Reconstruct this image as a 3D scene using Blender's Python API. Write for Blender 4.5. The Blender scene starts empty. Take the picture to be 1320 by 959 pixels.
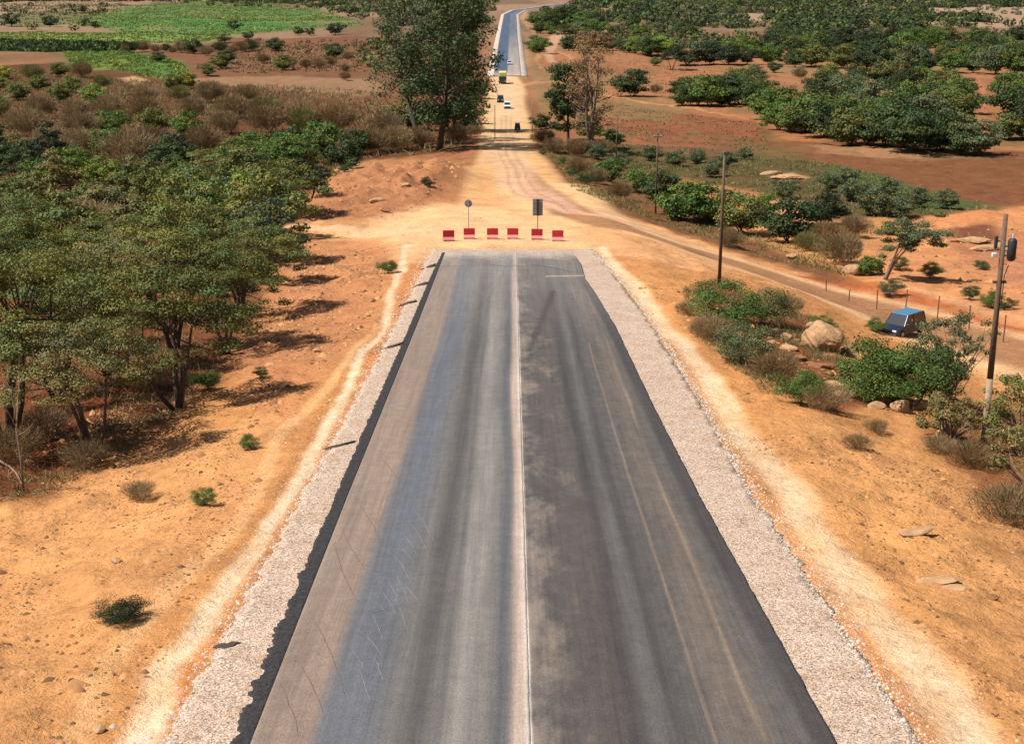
import bpy, math, random
import numpy as np
from math import radians, sin, cos, pi, atan, sqrt
from mathutils import Vector, Matrix
random.seed(7)
RNG = np.random.default_rng(11)
scene = bpy.context.scene
COL = scene.collection

# ------------------------------------------------------------------ camera, sky, sun
CAMZ = 40.0
PITCH = radians(15.82)
F = 1800.0; CX = 660.0; CY = 479.5          # focal length in photograph pixels (1320 wide)
cam = bpy.data.cameras.new('camera'); cam_o = bpy.data.objects.new('camera', cam); COL.objects.link(cam_o)
cam.sensor_fit = 'HORIZONTAL'; cam.sensor_width = 36.0; cam.lens = 36.0 * F / 1320.0
cam.clip_start = 0.5; cam.clip_end = 12000
cam_o.location = (0, 0, CAMZ); cam_o.rotation_euler = (pi / 2 - PITCH, 0, 0)
scene.camera = cam_o
scene.view_settings.view_transform = 'Standard'; scene.view_settings.look = 'None'
scene.view_settings.gamma = 1.0; scene.view_settings.use_curve_mapping = False
scene.view_settings.exposure = 0.72
SUN_EL = radians(56.0)
SUN_DIR = Vector((-0.975, -0.22, 0)).normalized()      # horizontal direction towards the sun
world = bpy.data.worlds.new("World"); scene.world = world; world.use_nodes = True
wn = world.node_tree; wn.nodes.clear()
sky = wn.nodes.new('ShaderNodeTexSky'); sky.sky_type = 'NISHITA'; sky.sun_disc = False
sky.sun_elevation = SUN_EL; sky.sun_rotation = math.atan2(SUN_DIR.x, SUN_DIR.y)
sky.dust_density = 1.5
bg = wn.nodes.new('ShaderNodeBackground'); bg.inputs[1].default_value = 0.05
wo = wn.nodes.new('ShaderNodeOutputWorld')
wn.links.new(sky.outputs[0], bg.inputs[0]); wn.links.new(bg.outputs[0], wo.inputs[0])
sun = bpy.data.lights.new('sun', 'SUN'); sun.energy = 4.6; sun.angle = radians(0.53); sun.color = (1.0, 0.955, 0.89)
sun_o = bpy.data.objects.new('sun', sun); COL.objects.link(sun_o)
sv = Vector((SUN_DIR.x * cos(SUN_EL), SUN_DIR.y * cos(SUN_EL), sin(SUN_EL)))
sun_o.rotation_euler = sv.to_track_quat('Z', 'Y').to_euler(); sun_o.location = sv * 200

# ------------------------------------------------------------------ helpers: noise, colour
def hash2(ix, iy, seed):
    h = (ix.astype(np.int64) * 374761393 + iy.astype(np.int64) * 668265263 + seed * 974634777) & 0x7fffffff
    h = ((h ^ (h >> 13)) * 1274126177) & 0x7fffffff
    return ((h ^ (h >> 16)) & 0xffffff) / float(0xffffff)
def vnoise(x, y, seed=0):
    ix = np.floor(x); iy = np.floor(y); fx = x - ix; fy = y - iy
    fx = fx * fx * (3 - 2 * fx); fy = fy * fy * (3 - 2 * fy)
    ix = ix.astype(np.int64); iy = iy.astype(np.int64)
    a = hash2(ix, iy, seed); b = hash2(ix + 1, iy, seed); c = hash2(ix, iy + 1, seed); d = hash2(ix + 1, iy + 1, seed)
    return (a * (1 - fx) + b * fx) * (1 - fy) + (c * (1 - fx) + d * fx) * fy
def fbm(x, y, seed=0, octs=4, gain=0.5):
    s = 0; a = 1; t = 0
    for o in range(octs):
        s = s + a * (vnoise(x, y, seed + o * 17) * 2 - 1); t += a; a *= gain; x = x * 2.03 + 13.7; y = y * 2.03 + 7.1
    return s / t
def sstep(a, b, x):
    t = np.clip((x - a) / (b - a), 0, 1); return t * t * (3 - 2 * t)
K = 1.75
def lin(c):
    c = np.asarray(c, float) / 255.0
    return np.where(c <= 0.04045, c / 12.92, ((c + 0.055) / 1.055) ** 2.4)
def alb(r, g, b, k=K):
    """surface colour that shows as this sunlit picture colour"""
    return lin((r, g, b)) / k

# ------------------------------------------------------------------ terrain
_D = [-150, -60, 0, 22.6, 39.4, 52.9, 72, 106.5, 146, 242, 303, 370, 510, 800, 1166, 1500, 2000, 2700, 4200]
_R = [-2, 5.5, 11.4, 13.4, 15.0, 16.2, 17.75, 20.3, 23.3, 29.0, 31.4, 32.7, 34.7, 33.0, 30.1, 29.2, 29.0, 28.0, 10.0]
_V = [3, 10, 15, 17.2, 19.2, 20.8, 22.7, 25.0, 26.6, 30.3, 31.2, 32.3, 33.6, 32.4, 30.2, 29.4, 29.0, 28.0, 10.0]
_t = np.arange(-170, 4300, 1.0)
def _smooth(vals):
    v = np.interp(_t, _D, vals); k = np.hanning(23); k /= k.sum()
    return np.convolve(np.pad(v, 11, mode='edge'), k, mode='valid')
_tr = _smooth(_R); _tv = _smooth(_V)
RC_D = [0, 60, 106, 146, 242, 520, 800, 1166, 1300, 1380, 1550, 1690, 2100]
RC_X = [0.35, .3, .1, .4, .0, -1.7, -1.9, -1.5, 6, 23, 55, 94, 230]
def road_drop(y): return np.interp(y, _t, _tr)
def road_x(y): return np.interp(y, RC_D, RC_X)
def drop_base(x, y):
    r = road_drop(y); v = np.interp(y, _t, _tv)
    rx = x - road_x(y)
    near = 1 - sstep(190, 300, y)
    left = sstep(7.2, 15.5, -rx) * 1.0 * near
    left = left + sstep(14, 60, -rx) * 2.5 * (1 - sstep(120, 330, y))
    m = (x + 13.5 + 0.0 * y) / 7.5; n = (y - 176) / 24.0
    left = left - 2.6 * np.exp(-(m * m + n * n) ** 1.3)
    m = (x + 19.5) / 7; n = (y - 150) / 17.0
    left = left - 1.4 * np.exp(-(m * m + n * n))
    right = sstep(7.8, 17, rx) * 1.1 * near
    t0 = np.interp(y, [0, 60, 100, 150, 220], [19, 15.5, 14, 4, 4]); w = sstep(0, 1, (x - t0) / np.interp(y, [0, 60, 110, 160], [13, 13, 17, 26]))
    w = w * (1 - sstep(600, 1100, y))
    w = np.where(y > 200, np.maximum(w, sstep(9, 24, rx) * sstep(200, 240, y) * (1 - sstep(600, 1100, y))), w)
    d = r * (1 - w) + v * w + left + right * (1 - w)
    bank = sstep(9, 20, np.abs(rx)) * sstep(280, 420, y) * (1 - sstep(900, 1200, y)) * 1.2
    return d + bank
DET = None
def h_base(x, y): return CAMZ - drop_base(np.asarray(x, float), np.asarray(y, float))
def cam_ray(px, py):
    u = (px - CX) / F; v = (py - CY) / F
    return np.array([u, cos(PITCH) - v * sin(PITCH), -sin(PITCH) - v * cos(PITCH)])
def px2w(px, py, hf=None):
    """where the sight line of photograph pixel (px,py) meets the ground"""
    hf = hf or h_base
    d = cam_ray(px, py); t = np.concatenate([np.arange(8, 300, .5), np.geomspace(300, 4100, 2500)])
    X = d[0] * t; Y = d[1] * t; Z = CAMZ + d[2] * t
    below = np.where(Z < hf(X, Y))[0]
    if len(below) == 0: i = len(t) - 1
    else: i = below[0]
    if i > 0:
        a, b = t[i - 1], t[i]
        tt = np.linspace(a, b, 12); zz = CAMZ + d[2] * tt - hf(d[0] * tt, d[1] * tt)
        j = np.argmax(zz < 0); tm = tt[j]
    else: tm = t[0]
    return float(d[0] * tm), float(d[1] * tm)
def zc_of(x, y, z):   # depth along the optical axis
    return y * cos(PITCH) - (z - CAMZ) * sin(PITCH)

def poly_w(pts): return np.array([px2w(*p) for p in pts])
def sdist(poly, X, Y):
    n = len(poly); inside = np.zeros(X.shape, bool); dm = np.full(X.shape, 1e18)
    for i in range(n):
        x0, y0 = poly[i]; x1, y1 = poly[(i + 1) % n]
        c = ((y0 > Y) != (y1 > Y)) & (X < (x1 - x0) * (Y - y0) / ((y1 - y0) if y1 != y0 else 1e-9) + x0)
        inside ^= c
        ex, ey = x1 - x0, y1 - y0; L = ex * ex + ey * ey + 1e-12
        t = np.clip(((X - x0) * ex + (Y - y0) * ey) / L, 0, 1)
        dm = np.minimum(dm, (X - x0 - t * ex) ** 2 + (Y - y0 - t * ey) ** 2)
    d = np.sqrt(dm); return np.where(inside, d, -d)
def pathdist(path, X, Y):
    """distance to a path and the interpolated half-width there; path: rows x,y,w"""
    dm = np.full(X.shape, 1e9); wm = np.zeros(X.shape)
    for i in range(len(path) - 1):
        x0, y0, w0 = path[i]; x1, y1, w1 = path[i + 1]
        ex, ey = x1 - x0, y1 - y0; L = ex * ex + ey * ey + 1e-12
        t = np.clip(((X - x0) * ex + (Y - y0) * ey) / L, 0, 1)
        d = np.hypot(X - x0 - t * ex, Y - y0 - t * ey); k = d < dm
        dm = np.where(k, d, dm); wm = np.where(k, w0 + t * (w1 - w0), wm)
    return dm, wm
def mpp(py):   # metres per photograph pixel on the ground at this row, near the road
    x, y = px2w(660, py); return zc_of(x, y, float(h_base(x, y))) / F
def path_w(pts):   # (px,py,width_px) -> (x,y,halfwidth)
    out = []
    for px, py, w in pts:
        x, y = px2w(px, py); out.append((x, y, w * zc_of(x, y, float(h_base(x, y))) / F / 2))
    return out

DETOUR = path_w([(700, 240, 60), (735, 268, 60), (800, 290, 48), (900, 325, 42), (1000, 358, 44), (1100, 393, 46), (1200, 425, 50), (1330, 462, 60), (1500, 510, 60)])
DETOUR = [(a, b, w_) for (a, b, _), w_ in zip(DETOUR, [5, 5.5, 5.5, 5.2, 5, 5, 5, 5.2, 5.5])]
_e = np.array(DETOUR[-1][:2]); _d = _e - np.array(DETOUR[-3][:2]); _d /= np.linalg.norm(_d); DETOUR += [(*(_e + _d * k + np.array([k * k * .004, 0])), 5.5) for k in (20, 45, 80, 120)]
DIRT = path_w([(655, 100, 42), (655, 150, 56), (656, 195, 66), (660, 225, 105), (662, 250, 140), (662, 285, 165), (664, 312, 185)])
T_LEFT = path_w([(160, 985, 66), (226, 850, 52), (277, 785, 46), (323, 707, 36), (363, 640, 28), (376, 617, 25), (421, 536, 19), (462, 462, 17), (491, 421, 15), (506, 377, 12), (520, 345, 11), (530, 314, 11)])
T_LEFT2 = path_w([(85, 985, 55), (133, 873, 50), (217, 763, 42), (267, 707, 38), (322, 635, 30), (346, 573, 24), (406, 513, 18), (447, 462, 14), (480, 415, 12)])
T_RIGHT = path_w([(1290, 990, 120), (1190, 860, 105), (1100, 740, 86), (1010, 620, 64), (935, 520, 46), (880, 440, 34), (830, 380, 26), (785, 335, 22), (770, 318, 20)])
P_SIDE = [(a, b, w) for (a, b, _), w in zip(path_w([(385, 291, 9), (450, 295, 9), (520, 298, 14), (560, 300, 22)]), [1.3, 1.6, 2.6, 4])]

def near_road_mask(x, y):   # 1 where small relief must vanish (road platform and graded tracks)
    rx = np.abs(x - road_x(y)); wid = np.interp(y, [0, 110, 150, 240, 520, 1300], [7.6, 7.6, 8, 5.5, 6.5, 9])
    m = 1 - sstep(wid, wid + 2.5, rx)
    near = y < 260
    for P, soft in ((DETOUR, 2.5), (DIRT, 3)):
        d = np.full(x.shape, 1e9); w = np.zeros(x.shape)
        k = near | (P is DIRT)
        if k.any(): d[k], w[k] = pathdist(P, x[k], y[k])
        m = np.maximum(m, 1 - sstep(w, w + soft, d))
    return m
def h_full(x, y):
    x = np.asarray(x, float); y = np.asarray(y, float); sh = x.shape
    x = np.atleast_1d(x).ravel(); y = np.atleast_1d(y).ravel()
    z = h_base(x, y); m = near_road_mask(x, y)
    a = np.interp(y, [20, 100, 300, 1000, 3000], [1, 1, 1.1, 2.2, 5.0])
    n = fbm(x / 7, y / 7, 3, 5) * .42 + fbm(x / 1.4, y / 1.7, 5, 4, .6) * .2
    n = n + fbm(x / 60, y / 60, 9, 3) * np.interp(y, [60, 250, 1000, 3000], [.2, .7, 1.8, 5])
    mo = np.exp(-(((x + 16) / 10) ** 2 + ((y - 172) / 30) ** 2) ** 2); n = n + mo * (fbm(x / 2.6, y / 4.5, 23, 4, .6) * 1.3 + .2)
    ridge = (1 - np.abs(fbm(x / 3.2 + .25 * y / 3, y / 5, 21, 3))) ** 3
    n = n + (ridge - .5) * .16 * (y < 260)
    z = z + n * (1 - m) * np.minimum(a, 1.2)
    # wheel tracks: shallow ruts with low berms
    k = y < 125
    if k.any():
        for P in (T_LEFT, T_RIGHT):
            d, w = pathdist(P, x[k], y[k])
            z[k] += -0.03 * (1 - sstep(w * .6, w, d)) + .025 * np.exp(-((d - w * 1.2) / .35) ** 2) * (.3 + 1.4 * vnoise(x[k] * 2, y[k] * 1.3, 31))
        # keep clear below the pavement layers
    rx = np.abs(x - road_x(y))
    under = (1 - sstep(5.2, 5.7, rx)) * (y < 106)
    z = z - under * 0.2 - .10 * (1 - sstep(8.0, 11, rx)) * (1 - sstep(106, 112, y))
    return z.reshape(sh) if sh else float(z[0])

def new_mesh(name, verts, faces_flat, nper, mat=None, smooth=False, cols=None, cname='Col'):
    me = bpy.data.meshes.new(name)
    verts = np.asarray(verts, np.float32); f = np.asarray(faces_flat, np.int32).ravel()
    me.vertices.add(len(verts)); me.vertices.foreach_set('co', verts.ravel())
    nf = len(f) // nper
    me.loops.add(len(f)); me.loops.foreach_set('vertex_index', f)
    me.polygons.add(nf); me.polygons.foreach_set('loop_start', np.arange(nf, dtype=np.int32) * nper)
    me.polygons.foreach_set('loop_total', np.full(nf, nper, np.int32))
    if smooth: me.polygons.foreach_set('use_smooth', np.ones(nf, bool))
    if cols is not None:
        at = me.color_attributes.new(cname, 'FLOAT_COLOR', 'POINT')
        c = np.ones((len(verts), 4), np.float32); c[:, :3] = cols; at.data.foreach_set('color', c.ravel())
    if mat: me.materials.append(mat)
    me.update(calc_edges=True); me.validate()
    return me
def link(name, me, parent=None, loc=None, **props):
    o = bpy.data.objects.new(name, me); COL.objects.link(o)
    if parent is not None: o.parent = parent
    if loc is not None: o.location = loc
    for k, v in props.items(): o[k] = v
    return o

# ------------------------------------------------------------------ materials
def mat_new(name):
    m = bpy.data.materials.new(name); m.use_nodes = True; nt = m.node_tree
    p = nt.nodes['Principled BSDF']; p.inputs['Roughness'].default_value = .9
    p.inputs['Specular IOR Level'].default_value = .2
    return m, nt, p
def N(nt, typ, **kw):
    n = nt.nodes.new(typ)
    for k, v in kw.items():
        if k.startswith('i_'): n.inputs[k[2:].replace('_', ' ')].default_value = v
        else: setattr(n, k, v)
    return n
def mixrgb(nt, a, b, fac, mode='MIX'):
    n = nt.nodes.new('ShaderNodeMix'); n.data_type = 'RGBA'; n.blend_type = mode
    for sock, val in ((n.inputs[0], fac), (n.inputs[6], a), (n.inputs[7], b)):
        if isinstance(val, (int, float)): sock.default_value = val
        elif isinstance(val, (tuple, list, np.ndarray)): sock.default_value = (*[float(q) for q in val[:3]], 1)
        else: nt.links.new(val, sock)
    return n.outputs[2]
def ramp(nt, src, stops):
    r = nt.nodes.new('ShaderNodeValToRGB'); e = r.color_ramp.elements
    while len(e) < len(stops): e.new(.5)
    for q, (p, c) in zip(e, stops):
        q.position = p; q.color = (c, c, c, 1) if isinstance(c, (int, float)) else (*[float(v) for v in c[:3]], 1)
    nt.links.new(src, r.inputs[0]); return r.outputs[0]
def plain(name, col, rough=.8, noise=.18, scale=6, metal=0, spec=.3, bump=0):
    m, nt, p = mat_new(name)
    tc = N(nt, 'ShaderNodeTexCoord'); no = N(nt, 'ShaderNodeTexNoise', i_Scale=scale, i_Detail=6.0)
    nt.links.new(tc.outputs['Object'], no.inputs['Vector'])
    f = ramp(nt, no.outputs[0], [(.3, 1 - noise), (.7, 1 + noise * .6)])
    nt.links.new(mixrgb(nt, tuple(col), f, 1.0, 'MULTIPLY'), p.inputs['Base Color'])
    p.inputs['Roughness'].default_value = rough; p.inputs['Metallic'].default_value = metal
    p.inputs['Specular IOR Level'].default_value = spec
    if bump:
        b = N(nt, 'ShaderNodeBump', i_Strength=bump, i_Distance=.05); nt.links.new(no.outputs[0], b.inputs['Height'])
        nt.links.new(b.outputs[0], p.inputs['Normal'])
    return m

def ground_material():
    m, nt, p = mat_new('earth')
    at = N(nt, 'ShaderNodeVertexColor', layer_name='Col')
    tc = N(nt, 'ShaderNodeTexCoord')
    def noise(scale, detail=5.0, rough=.6):
        n = N(nt, 'ShaderNodeTexNoise', i_Scale=scale, i_Detail=detail, i_Roughness=rough)
        nt.links.new(tc.outputs['Object'], n.inputs['Vector']); return n.outputs[0]
    n1 = noise(.35, 8, .65); n2 = noise(2.2, 6, .7); n3 = noise(14, 4, .7)
    c = mixrgb(nt, at.outputs[0], ramp(nt, n1, [(.3, .82), (.5, 1.03), (.72, 1.2)]), 1.0, 'MULTIPLY')
    c = mixrgb(nt, c, ramp(nt, n2, [(.28, (.60, .56, .52)), (.41, (.93, .92, .91)), (.58, 1.03), (.75, (1.2, 1.22, 1.26))]), 1.0, 'MULTIPLY')
    c = mixrgb(nt, c, ramp(nt, n3, [(.3, .84), (.5, 1.01), (.7, 1.12)]), 1.0, 'MULTIPLY')
    # dark clods and pale pebbles
    vo = N(nt, 'ShaderNodeTexVoronoi', i_Scale=3.2); nt.links.new(tc.outputs['Object'], vo.inputs['Vector'])
    v2 = N(nt, 'ShaderNodeTexVoronoi', i_Scale=7.5); nt.links.new(tc.outputs['Object'], v2.inputs['Vector'])
    patch = noise(.16, 3, .6)
    pm = ramp(nt, patch, [(.44, 0.0), (.58, 1.0)])
    f = ramp(nt, vo.outputs['Distance'], [(.10, 1.0), (.24, 0.0)])
    f = mixrgb(nt, (0, 0, 0), f, pm)
    sp = N(nt, 'ShaderNodeVertexColor', layer_name='Fleck')
    f = mixrgb(nt, (0, 0, 0), f, sp.outputs[0])
    c = mixrgb(nt, c, mixrgb(nt, c, (.45, .38, .34), 1.0, 'MULTIPLY'), f)
    f2 = mixrgb(nt, (0, 0, 0), ramp(nt, v2.outputs['Distance'], [(.07, 1.0), (.15, 0.0)]), sp.outputs[0])
    c = mixrgb(nt, c, mixrgb(nt, c, (1.35, 1.35, 1.35), 1.0, 'MULTIPLY'), f2)
    nt.links.new(c, p.inputs['Base Color'])
    b1 = N(nt, 'ShaderNodeBump', i_Strength=.75, i_Distance=.35); nt.links.new(n2, b1.inputs['Height'])
    b2 = N(nt, 'ShaderNodeBump', i_Strength=.35, i_Distance=.03); nt.links.new(n3, b2.inputs['Height'])
    nt.links.new(b1.outputs[0], b2.inputs['Normal']); nt.links.new(b2.outputs[0], p.inputs['Normal'])
    p.inputs['Specular IOR Level'].default_value = .05
    return m
def gravel_material(name, tint=(1, 1, 1), scale=16):
    m, nt, p = mat_new(name)
    tc = N(nt, 'ShaderNodeTexCoord')
    vo = N(nt, 'ShaderNodeTexVoronoi', i_Scale=float(scale)); nt.links.new(tc.outputs['Object'], vo.inputs['Vector'])
    vo2 = N(nt, 'ShaderNodeTexVoronoi', i_Scale=scale * .45); nt.links.new(tc.outputs['Object'], vo2.inputs['Vector'])
    no = N(nt, 'ShaderNodeTexNoise', i_Scale=1.1, i_Detail=7.0); nt.links.new(tc.outputs['Object'], no.inputs['Vector'])
    bw = N(nt, 'ShaderNodeRGBToBW'); nt.links.new(vo.outputs['Color'], bw.inputs[0])
    t = np.array(tint)
    c = ramp(nt, bw.outputs[0], [(.12, alb(136, 118, 106) * t), (.33, alb(206, 184, 164) * t), (.62, alb(232, 212, 192) * t), (.9, alb(252, 240, 226) * t)])
    bw2 = N(nt, 'ShaderNodeRGBToBW'); nt.links.new(vo2.outputs['Color'], bw2.inputs[0])
    c = mixrgb(nt, c, ramp(nt, bw2.outputs[0], [(.1, .72), (.35, .98), (.8, 1.08)]), 1.0, 'MULTIPLY')
    c = mixrgb(nt, c, ramp(nt, no.outputs[0], [(.3, (.90, .82, .74)), (.5, (1, .97, .95)), (.7, (1.06, 1.06, 1.06))]), 1.0, 'MULTIPLY')
    c = mixrgb(nt, c, ramp(nt, vo.outputs['Distance'], [(.3, 1.0), (.8, .74)]), 1.0, 'MULTIPLY')
    nt.links.new(c, p.inputs['Base Color'])
    b = N(nt, 'ShaderNodeBump', i_Strength=.6, i_Distance=.02, invert=True); nt.links.new(vo.outputs['Distance'], b.inputs['Height'])
    nt.links.new(b.outputs[0], p.inputs['Normal'])
    return m
def asphalt_material(name='asphalt', vcol=True, base=(110, 106, 102)):
    m, nt, p = mat_new(name)
    tc = N(nt, 'ShaderNodeTexCoord')
    mp = N(nt, 'ShaderNodeMapping'); mp.inputs['Scale'].default_value = (7, .10, 1); nt.links.new(tc.outputs['Object'], mp.inputs['Vector'])
    mp2 = N(nt, 'ShaderNodeMapping'); mp2.inputs['Scale'].default_value = (22, .35, 1); nt.links.new(tc.outputs['Object'], mp2.inputs['Vector'])
    s1 = N(nt, 'ShaderNodeTexNoise', i_Scale=1.0, i_Detail=5.0, i_Roughness=.6); nt.links.new(mp.outputs[0], s1.inputs['Vector'])
    s2 = N(nt, 'ShaderNodeTexNoise', i_Scale=1.0, i_Detail=4.0); nt.links.new(mp2.outputs[0], s2.inputs['Vector'])
    g = N(nt, 'ShaderNodeTexNoise', i_Scale=26.0, i_Detail=5.0, i_Roughness=.75); nt.links.new(tc.outputs['Object'], g.inputs['Vector'])
    g2 = N(nt, 'ShaderNodeTexNoise', i_Scale=2.3, i_Detail=6.0, i_Roughness=.6); nt.links.new(tc.outputs['Object'], g2.inputs['Vector'])
    if vcol: c = N(nt, 'ShaderNodeVertexColor', layer_name='Col').outputs[0]
    else: c = tuple(alb(*base))
    c = mixrgb(nt, c, ramp(nt, s1.outputs[0], [(.3, .86), (.5, 1.0), (.7, 1.12)]), 1.0, 'MULTIPLY')
    c = mixrgb(nt, c, ramp(nt, s2.outputs[0], [(.3, .92), (.5, 1.0), (.72, 1.09)]), 1.0, 'MULTIPLY')
    c = mixrgb(nt, c, ramp(nt, g.outputs[0], [(.3, .62), (.5, 1.0), (.68, 1.36)]), 1.0, 'MULTIPLY')
    c = mixrgb(nt, c, ramp(nt, g2.outputs[0], [(.3, .90), (.5, 1.0), (.7, 1.10)]), 1.0, 'MULTIPLY')
    nt.links.new(c, p.inputs['Base Color'])
    p.inputs['Roughness'].default_value = .68; p.inputs['Specular IOR Level'].default_value = .3
    b = N(nt, 'ShaderNodeBump', i_Strength=.35, i_Distance=.01); nt.links.new(g.outputs[0], b.inputs['Height']); nt.links.new(b.outputs[0], p.inputs['Normal'])
    return m
def leaf_material():
    m, nt, p = mat_new('foliage')
    at = N(nt, 'ShaderNodeVertexColor', layer_name='Col'); oi = N(nt, 'ShaderNodeObjectInfo')
    c = mixrgb(nt, oi.outputs['Color'], at.outputs[0], 1.0, 'MULTIPLY')
    nt.links.new(c, p.inputs['Base Color']); p.inputs['Roughness'].default_value = .65
    p.inputs['Specular IOR Level'].default_value = .25
    tr = N(nt, 'ShaderNodeBsdfTranslucent'); mx = N(nt, 'ShaderNodeMixShader'); mx.inputs[0].default_value = .22
    nt.links.new(c, tr.inputs[0]); out = nt.nodes['Material Output']
    nt.links.new(p.outputs[0], mx.inputs[1]); nt.links.new(tr.outputs[0], mx.inputs[2]); nt.links.new(mx.outputs[0], out.inputs[0])
    return m
M = {}
M['ground'] = ground_material(); M['gravel'] = gravel_material('gravel', (1.08, 1.0, .94), 30); M['asphalt'] = asphalt_material()
M['leaf'] = leaf_material()
M['bark'] = plain('bark', (.085, .06, .042), .95, .4, 9, bump=.5)
M['bark_grey'] = plain('pale_bark', (.24, .17, .12), .9, .4, 7, bump=.4)
M['bitumen'] = plain('bitumen', (.030, .026, .026), .75, .5, 9, bump=.9)
M['spill'] = plain('spill_and_streak', alb(92, 76, 66), .9, .4, 8, bump=.5)  # dark brown of the oval spill and the slanting streaks
M['rock'] = plain('rock', alb(214, 168, 122), .95, .3, 2.2, bump=.7)
M['rock_dark'] = plain('brown_rock', alb(170, 120, 80), .95, .35, 3, bump=.7)
M['wood'] = plain('weathered_wood', (.13, .085, .055), .9, .3, 8, bump=.3)
M['wood_pale'] = plain('pale_wood', (.30, .21, .14), .9, .3, 8, bump=.3)
M['steel'] = plain('galvanised_steel', (.32, .33, .34), .5, .15, 10, metal=.3)
M['black'] = plain('black_rubber', (.012, .012, .013), .8, .2, 10)
M['dark_metal'] = plain('dark_metal', (.03, .032, .036), .5, .2, 6)
M['glass'] = plain('window_glass', (.018, .022, .028), .12, .05, 2, spec=.6)
M['rim'] = plain('rim_metal', (.35, .35, .36), .4, .1, 10, metal=.5)
M['lamp'] = plain('lamp_glass', (.6, .6, .58), .3, .1, 10)
M['taillamp'] = plain('red_lamp_glass', (.25, .01, .01), .3, .1, 10)
M['red'] = plain('red_plastic', (.42, .025, .03), .6, .22, 5)
M['pink'] = plain('faded_sunlit_red_plastic', (.55, .21, .19), .75, .25, 6)  # faded, dusty red; the flange's sunlit paleness is put into the colour

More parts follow.
